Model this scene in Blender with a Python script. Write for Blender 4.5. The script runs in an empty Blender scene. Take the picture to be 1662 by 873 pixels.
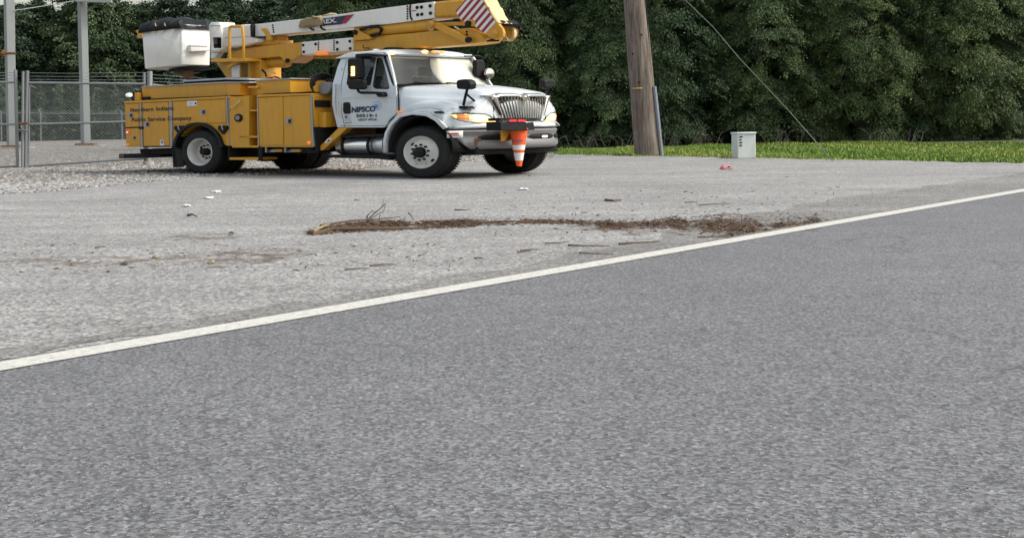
import bpy, bmesh, math, random
import numpy as np
from mathutils import Vector, Matrix
rnd = random.Random(7); nr = np.random.default_rng(7)
sc = bpy.context.scene; C = sc.collection

# ------------------------------------------------------------------ camera, sky, sun, exposure
F, PX, PY, ROLL, CAMH = 2200.0, 600.0, 203.0, 0.018, 1.07
cd = bpy.data.cameras.new('camera'); cam = bpy.data.objects.new('camera', cd); C.objects.link(cam)
cd.sensor_width = 36; cd.lens = F/1662*36; cd.clip_start = .05; cd.clip_end = 3000
cd.shift_x = (831-PX)/1662; cd.shift_y = -(436.5-PY)/1662
s_, c_ = math.sin(ROLL), math.cos(ROLL)
cam.matrix_world = Matrix(((c_, s_, 0, 0), (0, 0, -1, 0), (-s_, c_, 0, CAMH), (0, 0, 0, 1)))
sc.camera = cam
SUN_EL, SUN_AZ = math.radians(42), math.radians(104)      # azimuth clockwise from +Y
w = bpy.data.worlds.new('World'); sc.world = w; w.use_nodes = True
nt = w.node_tree; nt.nodes.clear()
sky = nt.nodes.new('ShaderNodeTexSky'); sky.sky_type = 'NISHITA'; sky.sun_disc = False
sky.sun_elevation = SUN_EL; sky.sun_rotation = SUN_AZ; sky.air_density = 1.6; sky.dust_density = 4; sky.ozone_density = 1
hs = nt.nodes.new('ShaderNodeHueSaturation'); hs.inputs['Saturation'].default_value = .46
bg = nt.nodes.new('ShaderNodeBackground'); bg.inputs['Strength'].default_value = .15
wo = nt.nodes.new('ShaderNodeOutputWorld')
nt.links.new(sky.outputs[0], hs.inputs['Color']); nt.links.new(hs.outputs[0], bg.inputs['Color']); nt.links.new(bg.outputs[0], wo.inputs[0])
ld = bpy.data.lights.new('sun', 'SUN'); ld.energy = 1.3; ld.angle = math.radians(14); ld.color = (1, .93, .82)
sun = bpy.data.objects.new('sun', ld); C.objects.link(sun)
sd = Vector((math.sin(SUN_AZ)*math.cos(SUN_EL), math.cos(SUN_AZ)*math.cos(SUN_EL), math.sin(SUN_EL)))
sun.rotation_euler = sd.to_track_quat('Z', 'Y').to_euler()
vs = sc.view_settings; vs.view_transform = 'Standard'; vs.look = 'None'; vs.gamma = 1; vs.use_curve_mapping = False
vs.exposure = 0.62

# ------------------------------------------------------------------ measuring helpers (photo measurements -> metres on real planes)
TH = math.radians(45); EX = (math.cos(TH), -math.sin(TH)); EY = (math.sin(TH), math.cos(TH))
def ray(px, py):
    dx = px-PX; dy = py-PY
    return ((dx*c_-dy*s_)/F, 1., -(dx*s_+dy*c_)/F)
def gnd(px, py, z=0.):
    r = ray(px, py); t = (z-CAMH)/r[2]; return Vector((r[0]*t, t, z))
def at(px, py, Y):
    r = ray(px, py); return Vector((r[0]*Y, Y, CAMH+r[2]*Y))
O = gnd(324.2, 282.9)
def T(p, y):                     # point on the truck's lengthwise plane y
    r = ray(*p); t = (y+O[0]*EY[0]+O[1]*EY[1])/(r[0]*EY[0]+EY[1])
    return Vector(((t*r[0]-O[0])*EX[0]+(t-O[1])*EX[1], y, CAMH+t*r[2]))
def FX(p, x):                    # point on the truck's crosswise plane x
    r = ray(*p); t = (x+O[0]*EX[0]+O[1]*EX[1])/(r[0]*EX[0]+EX[1])
    return Vector((x, (t*r[0]-O[0])*EY[0]+(t-O[1])*EY[1], CAMH+t*r[2]))
def crop(ox, oy, s): return lambda *ps: [(ox+x/s, oy+y/s) for x, y in ps]
A1 = crop(190, 100, 4.365); A2 = crop(370, 100, 4.365); A3 = crop(530, 70, 3.796); A4 = crop(710, 70, 3.795)
A5 = crop(210, 0, 6.238); A6 = crop(400, 0, 6.235); A7 = crop(620, 0, 6.235); A8 = crop(0, 0, 3.01)
W = 3.57; K = 1.465

# ------------------------------------------------------------------ materials
def nodes(name):
    m = bpy.data.materials.new(name); m.use_nodes = True; n = m.node_tree
    return m, n, n.nodes['Principled BSDF']
def N(n, t, **k):
    o = n.nodes.new(t)
    for a, v in k.items():
        if a in o.inputs: o.inputs[a].default_value = v
        else: setattr(o, a, v)
    return o
def ramp(n, fac, stops):
    r = n.nodes.new('ShaderNodeValToRGB'); e = r.color_ramp.elements
    while len(e) < len(stops): e.new(.5)
    for el, (p, c) in zip(e, stops):
        el.position = p; el.color = (*c, 1) if len(c) == 3 else c
    n.links.new(fac, r.inputs[0]); return r
def noise(n, scale, detail=4, rough=.6, vec=None, dist=0):
    o = N(n, 'ShaderNodeTexNoise', Scale=scale, Detail=detail, Roughness=rough, Distortion=dist)
    if vec is None:
        g = n.nodes.new('ShaderNodeTexCoord'); vec = g.outputs['Object']
    n.links.new(vec, o.inputs['Vector']); return o
def mixc(n, fac, a, b, mode='MIX'):
    m = n.nodes.new('ShaderNodeMix'); m.data_type = 'RGBA'; m.blend_type = mode
    for inp, v in ((m.inputs[0], fac), (m.inputs[6], a), (m.inputs[7], b)):
        if hasattr(v, 'links'): n.links.new(v, inp)
        elif isinstance(v, (int, float)): inp.default_value = v
        else: inp.default_value = (*v, 1)
    return m.outputs[2]
def mapped(n, sx, sy, sz, rot=0):
    g = n.nodes.new('ShaderNodeTexCoord'); m = n.nodes.new('ShaderNodeMapping')
    m.inputs['Scale'].default_value = (sx, sy, sz); m.inputs['Rotation'].default_value = (0, 0, rot)
    n.links.new(g.outputs['Object'], m.inputs['Vector']); return m.outputs[0]
def paint(name, col, rough=.4, metal=0., var=.12, dirt=.35, dcol=(.12, .1, .075), scale=1.6, coat=0., bump=0.):
    m, n, b = nodes(name)
    a = noise(n, scale, 5, .65); s = noise(n, 1, 5, .7, mapped(n, 9, 9, 1.3))
    c1 = mixc(n, a.outputs['Fac'], tuple(v*(1-var) for v in col), tuple(min(1, v*(1+var)) for v in col))
    r = ramp(n, s.outputs['Fac'], [(.48, (0, 0, 0)), (.78, (dirt,)*3)])
    n.links.new(mixc(n, r.outputs[0], c1, dcol), b.inputs['Base Color'])
    rr = ramp(n, a.outputs['Fac'], [(.3, (rough*.8,)*3), (.7, (min(1, rough*1.3),)*3)])
    n.links.new(rr.outputs[0], b.inputs['Roughness']); b.inputs['Metallic'].default_value = metal
    b.inputs['Coat Weight'].default_value = coat
    if bump:
        bn = noise(n, scale*6, 4, .6); bb = N(n, 'ShaderNodeBump', Strength=bump, Distance=.01)
        n.links.new(bn.outputs['Fac'], bb.inputs['Height']); n.links.new(bb.outputs[0], b.inputs['Normal'])
    return m
M = {}
M['yellow'] = paint('utility_yellow', (.58, .285, .017), .42, var=.1, dirt=.32, dcol=(.2, .11, .035))
M['yellow_worn'] = paint('worn_yellow', (.50, .27, .03), .5, var=.18, dirt=.5, dcol=(.16, .1, .05))
M['white'] = paint('white_paint', (.60, .65, .68), .3, var=.05, dirt=.12, dcol=(.33, .3, .26), coat=.3)
M['fibre'] = paint('white_fibreglass', (.74, .73, .69), .45, var=.05, dirt=.22, dcol=(.4, .36, .29))
M['cream'] = paint('cream_and_lit_yellow', (.66, .50, .25), .5, var=.15, dirt=.6, dcol=(.35, .2, .07), scale=5)  # plain cream; on the elbow it paints warm sky light over yellow
M['black'] = paint('black_plastic', (.008, .009, .010), .45, var=.3, dirt=.15, dcol=(.03, .03, .028))
M['chassis'] = paint('chassis_black', (.012, .012, .013), .7, var=.3, dirt=.5, dcol=(.04, .035, .028))
M['rubber'] = paint('tyre_rubber', (.021, .021, .021), .8, var=.25, dirt=.4, dcol=(.05, .045, .04), scale=4)
M['steel'] = paint('steel_trim', (.34, .34, .34), .4, .7, .15, .3)
M['grey_lid'] = paint('grey_lid', (.40, .42, .44), .5, .2, .1, .3)
M['alu'] = paint('aluminium', (.62, .63, .64), .33, .75, .08, .3, (.3, .29, .27))
M['polished'] = paint('polished_aluminium', (.78, .79, .80), .2, .9, .05, .2, (.4, .39, .37))
M['chrome'] = paint('chrome', (.50, .49, .47), .14, 1., .05, .05)
M['rim'] = paint('wheel_white', (.62, .61, .57), .5, .0, .08, .45, (.22, .17, .12))
M['bumper'] = paint('bumper_grey', (.20, .20, .205), .45, .3, .08, .3, (.15, .13, .1))
M['red'] = paint('red_print', (.30, .008, .03), .45, dirt=.05)
M['orange'] = paint('cone_orange', (.85, .11, .015), .55, dirt=.3)
M['print_black'] = paint('print_black', (.012, .012, .016), .5, dirt=0)
M['print_navy'] = paint('print_navy', (.012, .014, .05), .5, dirt=0)
M['print_white'] = paint('print_white', (.75, .75, .74), .5, dirt=.2)
M['print_blue'] = paint('print_blue', (.06, .11, .42), .5, dirt=0)
M['swirl'] = paint('logo_swirl', (.42, .53, .68), .4, dirt=0)
M['red_print'] = paint('sticker_red', (.45, .04, .03), .5, dirt=0)
M['green_print'] = paint('sticker_green', (.28, .38, .2), .5, dirt=0)
M['tan'] = paint('tan_canvas', (.27, .21, .11), .9, var=.25, dirt=.4, bump=.8)
M['tarp'] = paint('black_tarp', (.008, .010, .011), .45, var=.4, dirt=.2, dcol=(.03, .034, .034), bump=.8, scale=3)
M['galv'] = paint('galvanised', (.21, .225, .235), .5, .35, .12, .3, (.16, .16, .15))
M['wire'] = paint('wire_galvanised', (.22, .24, .25), .6, .1)
M['interior'] = paint('cab_interior', (.035, .036, .038), .8)
M['rust'] = paint('rusty_brown', (.14, .06, .025), .8, var=.4)
M['beam'] = paint('steel_beam', (.25, .27, .27), .6, .05, .15, .5, (.19, .2, .19), scale=.9)
M['concrete'] = paint('concrete', (.30, .29, .26), .9, var=.15, dirt=.4)
M['box'] = paint('cabinet_paint', (.55, .60, .57), .5, dirt=.3)
M['pink'] = paint('pink_plastic', (.75, .15, .2), .6, dirt=.1)
M['paper'] = paint('white_paper', (.8, .8, .78), .8, dirt=.1)
M['guy'] = paint('green_guy_wire', (.12, .18, .12), .6)
M['conduit'] = paint('grey_conduit', (.19, .22, .26), .5, dirt=.4)
M['yellow_mark'] = paint('yellow_mark', (.5, .38, .08), .7, dirt=.5)
M['twig'] = paint('dead_twig', (.10, .065, .045), .95, var=.5, scale=3)
M['twig_grey'] = paint('grey_twig', (.075, .068, .06), .95, var=.4, scale=3)
M['leaf_dead'] = paint('dead_leaf', (.26, .21, .11), .9, var=.3)
M['reflect_cream'] = paint('cream_sky_reflection', (.86, .85, .72), .6, dirt=.1)  # colour of the sky reflection painted behind the windscreen
def lamp(name, col, e, s):
    m, n, b = nodes(name); b.inputs['Base Color'].default_value = (*col, 1); b.inputs['Roughness'].default_value = .25
    b.inputs['Emission Color'].default_value = (*e, 1); b.inputs['Emission Strength'].default_value = s; return m
M['amber'] = lamp('amber_lens', (.75, .24, .02), (1, .42, .06), .9)
M['amber_led'] = lamp('amber_led', (.8, .3, .03), (1, .55, .12), 5)
M['head_lens'] = lamp('headlamp_lens', (.75, .5, .2), (1, .62, .22), .9)
M['marker_lens'] = lamp('reflector_orange', (.8, .22, .05), (1, .3, .05), .25)
M['red_lens'] = lamp('red_lens', (.5, .01, .015), (1, .05, .05), .4)
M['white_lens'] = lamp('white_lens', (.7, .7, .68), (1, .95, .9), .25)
m, n, b = nodes('cab_glass'); M['glass'] = m
b.inputs['Base Color'].default_value = (.02, .026, .026, 1); b.inputs['Roughness'].default_value = .04
b.inputs['Alpha'].default_value = .55; b.inputs['IOR'].default_value = 1.55; b.inputs['Coat Weight'].default_value = .6
m, n, b = nodes('windshield_glass'); M['wglass'] = m
b.inputs['Base Color'].default_value = (.38, .41, .41, 1); b.inputs['Roughness'].default_value = .03  # pale milky base colour stands in for reflected sky
b.inputs['Alpha'].default_value = .26; b.inputs['IOR'].default_value = 1.55
# diagonal red and white warning stripes (pattern runs with the plate)
m, n, b = nodes('warning_stripes'); M['stripes'] = m
g = n.nodes.new('ShaderNodeTexCoord'); sp = n.nodes.new('ShaderNodeSeparateXYZ'); n.links.new(g.outputs['Object'], sp.inputs[0])
def math_(n, op, a, b_=None):
    o = n.nodes.new('ShaderNodeMath'); o.operation = op
    for i, v in enumerate((a, b_)):
        if v is None: continue
        if hasattr(v, 'links'): n.links.new(v, o.inputs[i])
        else: o.inputs[i].default_value = v
    return o.outputs[0]
STR = dict(ax=1, az=-1, per=.2, off=0)
ax_in = math_(n, 'MULTIPLY', sp.outputs[0], .80); az_in = math_(n, 'MULTIPLY', sp.outputs[2], -.98)
q = math_(n, 'FRACT', math_(n, 'DIVIDE', math_(n, 'ADD', ax_in, az_in), .168))
q = math_(n, 'GREATER_THAN', q, .5)
n.links.new(mixc(n, q, (.70, .68, .66), (.28, .006, .03)), b.inputs['Base Color']); b.inputs['Roughness'].default_value = .45

def asphalt(name, base, speck, patch, streak=0., big=.25, vsc=42., bmp=.6, crack=.7):
    m, n, b = nodes(name); g = n.nodes.new('ShaderNodeTexCoord')
    f0 = noise(n, 160, 2, .8); f1 = noise(n, 38, 4, .85); f2 = noise(n, .35, 6, .65); f3 = noise(n, 1, 6, .7, mapped(n, .22, 1.3, 1, .35)); f4 = noise(n, 4, 6, .8); f5 = noise(n, 1.7, 6, .8)
    v = N(n, 'ShaderNodeTexVoronoi', Scale=vsc); n.links.new(g.outputs['Object'], v.inputs['Vector'])
    bwv = n.nodes.new('ShaderNodeRGBToBW'); n.links.new(v.outputs['Color'], bwv.inputs[0])
    lo, hi = tuple(x*(1-speck) for x in base), tuple(min(.9, x*(1+speck)) for x in base)
    c = ramp(n, bwv.outputs[0], [(.12, tuple(x*(1-1.5*speck) for x in base)), (.3, lo), (.6, base), (.85, hi), (.95, tuple(min(.9, x*(1+2.*speck)) for x in base))]).outputs[0]
    c = mixc(n, 1., c, ramp(n, f1.outputs['Fac'], [(.35, (1-speck*.8,)*3), (.65, (1+speck*.6,)*3)]).outputs[0], 'MULTIPLY')
    c = mixc(n, 1., c, ramp(n, f0.outputs['Fac'], [(.35, (1-speck*.7,)*3), (.65, (1+speck*.5,)*3)]).outputs[0], 'MULTIPLY')
    c = mixc(n, 1., c, ramp(n, f2.outputs['Fac'], [(.3, (1-big,)*3), (.7, (1+big*.6,)*3)]).outputs[0], 'MULTIPLY')
    c = mixc(n, 1., c, ramp(n, f5.outputs['Fac'], [(.35, (1-big*.5,)*3), (.65, (1+big*.3,)*3)]).outputs[0], 'MULTIPLY')
    c = mixc(n, 1., c, ramp(n, f3.outputs['Fac'], [(.35, (1-streak,)*3), (.65, (1+streak*.5,)*3)]).outputs[0], 'MULTIPLY')
    c = mixc(n, ramp(n, f4.outputs['Fac'], [(.6, (0,)*3), (.75, (patch,)*3)]).outputs[0], c, (.17, .13, .10))
    wn = noise(n, 1.3, 4, .7); wv_ = n.nodes.new('ShaderNodeVectorMath'); wv_.operation = 'MULTIPLY_ADD'; n.links.new(wn.outputs['Color'], wv_.inputs[0]); wv_.inputs[1].default_value = (.9, .9, 0); n.links.new(g.outputs['Object'], wv_.inputs[2])
    ck = N(n, 'ShaderNodeTexVoronoi', Scale=.42); ck.feature = 'DISTANCE_TO_EDGE'; n.links.new(wv_.outputs[0], ck.inputs['Vector'])
    cm = ramp(n, ck.outputs['Distance'], [(.0, (1,)*3), (.006, (0,)*3)]); mk = ramp(n, f2.outputs['Fac'], [(.44, (0,)*3), (.52, (crack,)*3)])
    c = mixc(n, math_(n, 'MULTIPLY', cm.outputs[0], mk.outputs[0]), c, tuple(x*.35 for x in base))
    n.links.new(c, b.inputs['Base Color']); b.inputs['Roughness'].default_value = .9; b.inputs['Specular IOR Level'].default_value = .25
    bb = N(n, 'ShaderNodeBump', Strength=bmp, Distance=.008); n.links.new(v.outputs['Distance'], bb.inputs['Height']); n.links.new(bb.outputs[0], b.inputs['Normal'])
    return m
M['lot'] = asphalt('old_asphalt', (.345, .343, .333), .34, .22, .16, .2)
M['road'] = asphalt('road_asphalt', (.185, .188, .195), .34, .08, .05, .12, 75., .2)
M['shoulder'] = asphalt('shoulder_dirt', (.255, .25, .238), .3, .35, .15, .2)
def gravel(name, a, b_, c_):
    m, n, b = nodes(name); g = n.nodes.new('ShaderNodeTexCoord')
    v = N(n, 'ShaderNodeTexVoronoi', Scale=9.); n.links.new(g.outputs['Object'], v.inputs['Vector'])
    bw = n.nodes.new('ShaderNodeRGBToBW'); n.links.new(v.outputs['Color'], bw.inputs[0])
    c = ramp(n, bw.outputs[0], [(.15, a), (.5, b_), (.85, c_)]).outputs[0]
    f = noise(n, .5, 5, .7); c = mixc(n, 1., c, ramp(n, f.outputs['Fac'], [(.3, (.62,)*3), (.7, (1.2,)*3)]).outputs[0], 'MULTIPLY')
    n.links.new(c, b.inputs['Base Color']); b.inputs['Roughness'].default_value = .95
    bb = N(n, 'ShaderNodeBump', Strength=1., Distance=.05); n.links.new(v.outputs['Distance'], bb.inputs['Height']); n.links.new(bb.outputs[0], b.inputs['Normal'])
    return m
M['gravel'] = gravel('gravel', (.09, .083, .072), (.22, .205, .18), (.42, .40, .37))
M['gravel_pale'] = gravel('pale_gravel', (.15, .15, .15), (.33, .33, .325), (.55, .55, .55))
m, n, b = nodes('stone'); M['stone'] = m
at_ = n.nodes.new('ShaderNodeAttribute'); at_.attribute_name = 'tint'
n.links.new(ramp(n, at_.outputs['Fac'], [(0, (.09, .085, .08)), (.5, (.23, .215, .195)), (1, (.46, .45, .43))]).outputs[0], b.inputs['Base Color']); b.inputs['Roughness'].default_value = .95
def leafmat(name, stops, rough=.6):
    m, n, b = nodes(name); a = n.nodes.new('ShaderNodeAttribute'); a.attribute_name = 'tint'
    oi = n.nodes.new('ShaderNodeObjectInfo'); tr_ = ramp(n, oi.outputs['Random'], [(0, (.72, .78, .8)), (.5, (1, 1, 1)), (1, (1.28, 1.18, .95))])
    n.links.new(mixc(n, 1., ramp(n, a.outputs['Fac'], stops).outputs[0], tr_.outputs[0], 'MULTIPLY'), b.inputs['Base Color']); b.inputs['Roughness'].default_value = rough
    b.inputs['Specular IOR Level'].default_value = .25; return m
M['cedar'] = leafmat('cedar_foliage', [(0, (.030, .050, .026)), (.45, (.050, .086, .036)), (.8, (.078, .118, .045)), (1, (.10, .11, .05))])
M['decid'] = leafmat('broadleaf_foliage', [(0, (.030, .052, .032)), (.5, (.050, .086, .045)), (1, (.085, .125, .062))])
M['grass'] = leafmat('grass_blades', [(0, (.085, .15, .024)), (.5, (.15, .24, .042)), (1, (.28, .30, .09))])
M['debris'] = leafmat('debris_bits', [(0, (.03, .022, .016)), (.4, (.11, .07, .048)), (.8, (.20, .135, .09)), (1, (.34, .27, .16))], .95)
M['brush'] = leafmat('bare_brush', [(0, (.06, .055, .05)), (1, (.16, .15, .135))], .9)
m, n, b = nodes('bark'); M['bark'] = m
n.links.new(ramp(n, noise(n, 1, 5, .7, mapped(n, 9, 9, 1.2)).outputs['Fac'], [(.3, (.03, .026, .022)), (.7, (.10, .085, .07))]).outputs[0], b.inputs['Base Color']); b.inputs['Roughness'].default_value = .95
m, n, b = nodes('weathered_pole_wood'); M['pole'] = m
f = noise(n, 1, 6, .75, mapped(n, 16, 16, .9)); f2 = noise(n, 1, 5, .7, mapped(n, 5, 5, 1.1)); f3 = noise(n, 1, 3, .6, mapped(n, 40, 40, 3.5))
c = ramp(n, f.outputs['Fac'], [(.3, (.035, .028, .024)), (.48, (.14, .115, .097)), (.7, (.29, .255, .225))]).outputs[0]
c = mixc(n, ramp(n, f2.outputs['Fac'], [(.5, (0,)*3), (.72, (.65,)*3)]).outputs[0], c, (.15, .075, .05))
c = mixc(n, ramp(n, f3.outputs['Fac'], [(.62, (0,)*3), (.72, (.7,)*3)]).outputs[0], c, (.03, .024, .02))
n.links.new(c, b.inputs['Base Color']); b.inputs['Roughness'].default_value = .95
bb = N(n, 'ShaderNodeBump', Strength=.7, Distance=.02); n.links.new(f.outputs['Fac'], bb.inputs['Height']); n.links.new(bb.outputs[0], b.inputs['Normal'])
m, n, b = nodes('field_ground'); M['ground'] = m
f = noise(n, .8, 5, .7); n.links.new(ramp(n, f.outputs['Fac'], [(.3, (.045, .04, .025)), (.7, (.085, .105, .035))]).outputs[0], b.inputs['Base Color']); b.inputs['Roughness'].default_value = 1
m, n, b = nodes('worn_line_paint'); M['line'] = m
f = noise(n, 30, 6, .85); n.links.new(ramp(n, f.outputs['Fac'], [(.36, (.19, .19, .185)), (.43, (.46, .45, .41)), (.6, (.60, .59, .53)), (.8, (.68, .67, .6))]).outputs[0], b.inputs['Base Color']); b.inputs['Roughness'].default_value = .8
m, n, b = nodes('dirt_stain'); M['stain'] = m
f = noise(n, 3, 6, .75); al = ramp(n, f.outputs['Fac'], [(.46, (0,)*3), (.66, (.75,)*3)])
b.inputs['Base Color'].default_value = (.17, .125, .09, 1); n.links.new(al.outputs[0], b.inputs['Alpha']); b.inputs['Roughness'].default_value = 1

for k_, v_ in (('black', .18), ('tarp', .15), ('rubber', .2), ('chassis', .2)): M[k_].node_tree.nodes['Principled BSDF'].inputs['Specular IOR Level'].default_value = v_

# ------------------------------------------------------------------ mesh helpers
def tag(o, label=None, cat=None, group=None, kind=None):
    for k, v in (('label', label), ('category', cat), ('group', group), ('kind', kind)):
        if v: o[k] = v
    return o
def empty(name, loc=(0, 0, 0), rz=0, **k):
    o = bpy.data.objects.new(name, None); C.objects.link(o); o.location = loc; o.rotation_euler = (0, 0, rz); o.empty_display_size = .2
    return tag(o, **k)
class MB:
    def __init__(s): s.v = []; s.f = []
    def add(s, vs, fs):
        b = len(s.v); s.v += [tuple(v) for v in vs]; s.f += [tuple(b+i for i in f) for f in fs]; return s
    def box(s, a, b):
        (x0, y0, z0), (x1, y1, z1) = a, b
        return s.add([(x0, y0, z0), (x1, y0, z0), (x1, y1, z0), (x0, y1, z0), (x0, y0, z1), (x1, y0, z1), (x1, y1, z1), (x0, y1, z1)],
                     [(0, 3, 2, 1), (4, 5, 6, 7), (0, 1, 5, 4), (1, 2, 6, 5), (2, 3, 7, 6), (3, 0, 4, 7)])
    def prism(s, pts, d):            # planar ring of 3D points swept by vector d
        n = len(pts); p2 = [Vector(p)+Vector(d) for p in pts]
        return s.add(list(pts)+p2, [tuple(range(n-1, -1, -1)), tuple(range(n, 2*n))]+[(i, (i+1) % n, n+(i+1) % n, n+i) for i in range(n)])
    def side(s, px, y0, y1):         # outline measured on plane y0, solid to y1
        return s.prism([T(p, y0) for p in px], (0, y1-y0, 0))
    def tube(s, pts, r, n=8, cap=True):
        pts = [Vector(p) for p in pts]; rs = r if isinstance(r, (list, tuple)) else [r]*len(pts); rings = []; up = None
        for i, p in enumerate(pts):
            d = (pts[min(i+1, len(pts)-1)]-pts[max(i-1, 0)]).normalized()
            if up is None: up = d.orthogonal().normalized()
            up = (up-d*up.dot(d)).normalized(); q = d.cross(up)
            rings.append([p+(up*math.cos(2*math.pi*k/n)+q*math.sin(2*math.pi*k/n))*rs[i] for k in range(n)])
        fs = [(i*n+k, i*n+(k+1) % n, (i+1)*n+(k+1) % n, (i+1)*n+k) for i in range(len(pts)-1) for k in range(n)]
        if cap: fs += [tuple(range(n-1, -1, -1)), tuple((len(pts)-1)*n+k for k in range(n))]
        return s.add([v for r_ in rings for v in r_], fs)
    def lathe(s, prof, c, sx=K, n=40, axis='y'):   # prof (along, radius); axis y, x stretched by sx
        vs = []
        for a, r in prof:
            for k in range(n):
                t = 2*math.pi*k/n
                if axis == 'y': vs.append((c[0]+r*sx*math.cos(t), c[1]+a, c[2]+r*math.sin(t)))
                elif axis == 'x': vs.append((c[0]+a, c[1]+r*sx*math.cos(t), c[2]+r*math.sin(t)))
                else: vs.append((c[0]+r*math.cos(t), c[1]+r*math.sin(t), c[2]+a))
        fs = [(i*n+k, i*n+(k+1) % n, (i+1)*n+(k+1) % n, (i+1)*n+k) for i in range(len(prof)-1) for k in range(n)]
        fs += [tuple(range(n)), tuple((len(prof)-1)*n+k for k in range(n-1, -1, -1))]
        return s.add(vs, fs)
    def grid(s, rows):
        n = len(rows[0]); m_ = len(rows)
        return s.add([p for r in rows for p in r], [(i*n+j, i*n+j+1, (i+1)*n+j+1, (i+1)*n+j) for i in range(m_-1) for j in range(n-1)])
    def build(s, name, mat, parent=None, bevel=0., seg=2, smooth=35, thick=0.):
        me = bpy.data.meshes.new(name); me.from_pydata(s.v, [], s.f); me.validate()
        bm = bmesh.new(); bm.from_mesh(me); bmesh.ops.recalc_face_normals(bm, faces=bm.faces); bm.to_mesh(me); bm.free()
        me.materials.append(M[mat] if isinstance(mat, str) else mat)
        o = bpy.data.objects.new(name, me); C.objects.link(o)
        if parent: o.parent = parent
        if thick:
            q = o.modifiers.new('t', 'SOLIDIFY'); q.thickness = thick; q.offset = 0
        if bevel:
            q = o.modifiers.new('b', 'BEVEL'); q.width = bevel; q.segments = seg; q.limit_method = 'ANGLE'; q.angle_limit = math.radians(40)
        if smooth:
            me.polygons.foreach_set('use_smooth', [True]*len(me.polygons)); me.set_sharp_from_angle(angle=math.radians(smooth))
        return o
def rrect(x0, x1, z0, z1, r, n=4):
    pts = []
    for cx, cz, a0 in ((x1-r, z1-r, 0), (x0+r, z1-r, 90), (x0+r, z0+r, 180), (x1-r, z0+r, 270)):
        for i in range(n+1):
            a = math.radians(a0+90*i/n); pts.append((cx+r*math.cos(a), cz+r*math.sin(a)))
    return pts
def rounded(px, r, n=4):             # rounds the corners of a measured outline (pixel units)
    out = []; k = len(px)
    for i in range(k):
        a, b, c = Vector((*px[i-1], 0)), Vector((*px[i], 0)), Vector((*px[(i+1) % k], 0))
        d1, d2 = a-b, c-b; q = min(r, d1.length*.45, d2.length*.45)
        p0, p1 = b+d1.normalized()*q, b+d2.normalized()*q
        for j in range(n+1):
            t = j/n; v = p0*(1-t)**2+b*2*t*(1-t)+p1*t*t; out.append((v.x, v.y))
    return out
def holed(outer, holes, thick):      # flat plate with holes, in 2D; returns verts/faces (x, depth, z)
    cu = bpy.data.curves.new('tmp', 'CURVE'); cu.dimensions = '2D'; cu.fill_mode = 'BOTH'; cu.extrude = thick/2
    for ring in [outer]+holes:
        sp_ = cu.splines.new('POLY'); sp_.points.add(len(ring)-1); sp_.use_cyclic_u = True
        for p, q in zip(sp_.points, ring): p.co = (q[0], q[1], 0, 1)
    o = bpy.data.objects.new('tmp', cu); me = bpy.data.meshes.new_from_object(o)
    r = [(v.co.x, v.co.z, v.co.y) for v in me.vertices], [tuple(p.vertices) for p in me.polygons]
    bpy.data.objects.remove(o); bpy.data.curves.remove(cu); bpy.data.meshes.remove(me); return r
def text(name, body, bl, br, hpx, y, mat, parent, bold=.0, shear=0., spacing=1., plane='T', thick=.003):
    """writing fitted between two measured baseline points; stands on plane y of the truck"""
    cu = bpy.data.curves.new('tmp', 'FONT'); cu.body = body; cu.offset = bold; cu.shear = shear; cu.space_character = spacing; cu.extrude = 0
    o = bpy.data.objects.new('tmp', cu); me = bpy.data.meshes.new_from_object(o); bpy.data.objects.remove(o)
    xs = [v.co.x for v in me.vertices]; x0, x1 = min(xs), max(xs); Hc = .73
    P = (lambda p: T(p, y)) if plane == 'T' else (lambda p: FX(p, y))
    a, b = P(bl), P(br); up = P((bl[0], bl[1]-hpx))-a
    vs = [a+(b-a)*((v.co.x-x0)/(x1-x0))+up*(v.co.y/Hc) for v in me.vertices]
    mb = MB(); mb.add(vs, [tuple(p.vertices) for p in me.polygons]); bpy.data.meshes.remove(me)
    return mb.build(name, mat, parent, smooth=0)
def quads(name, cen, nrm, tan, su, sv, tint, mat, parent=None, shape='quad'):
    """fast leaf / blade / chip clouds with real extent"""
    n = len(cen); tan = tan-nrm*(np.sum(tan*nrm, 1))[:, None]; tan /= np.linalg.norm(tan, axis=1)[:, None]+1e-9; bit = np.cross(nrm, tan)
    u = tan*su[:, None]; v = bit*sv[:, None]
    P = np.stack([cen-u, cen-v*1., cen+u, cen+v], 1).reshape(-1, 3) if shape == 'leaf' else np.stack([cen-u-v, cen+u-v, cen+u+v, cen-u+v], 1).reshape(-1, 3)
    me = bpy.data.meshes.new(name); me.vertices.add(4*n); me.vertices.foreach_set('co', P.astype(np.float32).ravel())
    me.loops.add(4*n); me.loops.foreach_set('vertex_index', np.arange(4*n, dtype=np.int32))
    me.polygons.add(n); me.polygons.foreach_set('loop_start', np.arange(0, 4*n, 4, dtype=np.int32)); me.polygons.foreach_set('loop_total', np.full(n, 4, dtype=np.int32))
    a = me.attributes.new('tint', 'FLOAT', 'POINT'); a.data.foreach_set('value', np.repeat(tint, 4).astype(np.float32))
    me.update(calc_edges=True); me.materials.append(M[mat]); o = bpy.data.objects.new(name, me); C.objects.link(o)
    if parent: o.parent = parent
    return o
def rdir(n):
    v = nr.normal(size=(n, 3)); return v/np.linalg.norm(v, axis=1)[:, None]
def copy_tree(o, parent=None):
    c = o.copy(); C.objects.link(c); c.parent = parent
    for ch in list(o.children): copy_tree(ch, c)
    return c

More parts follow.
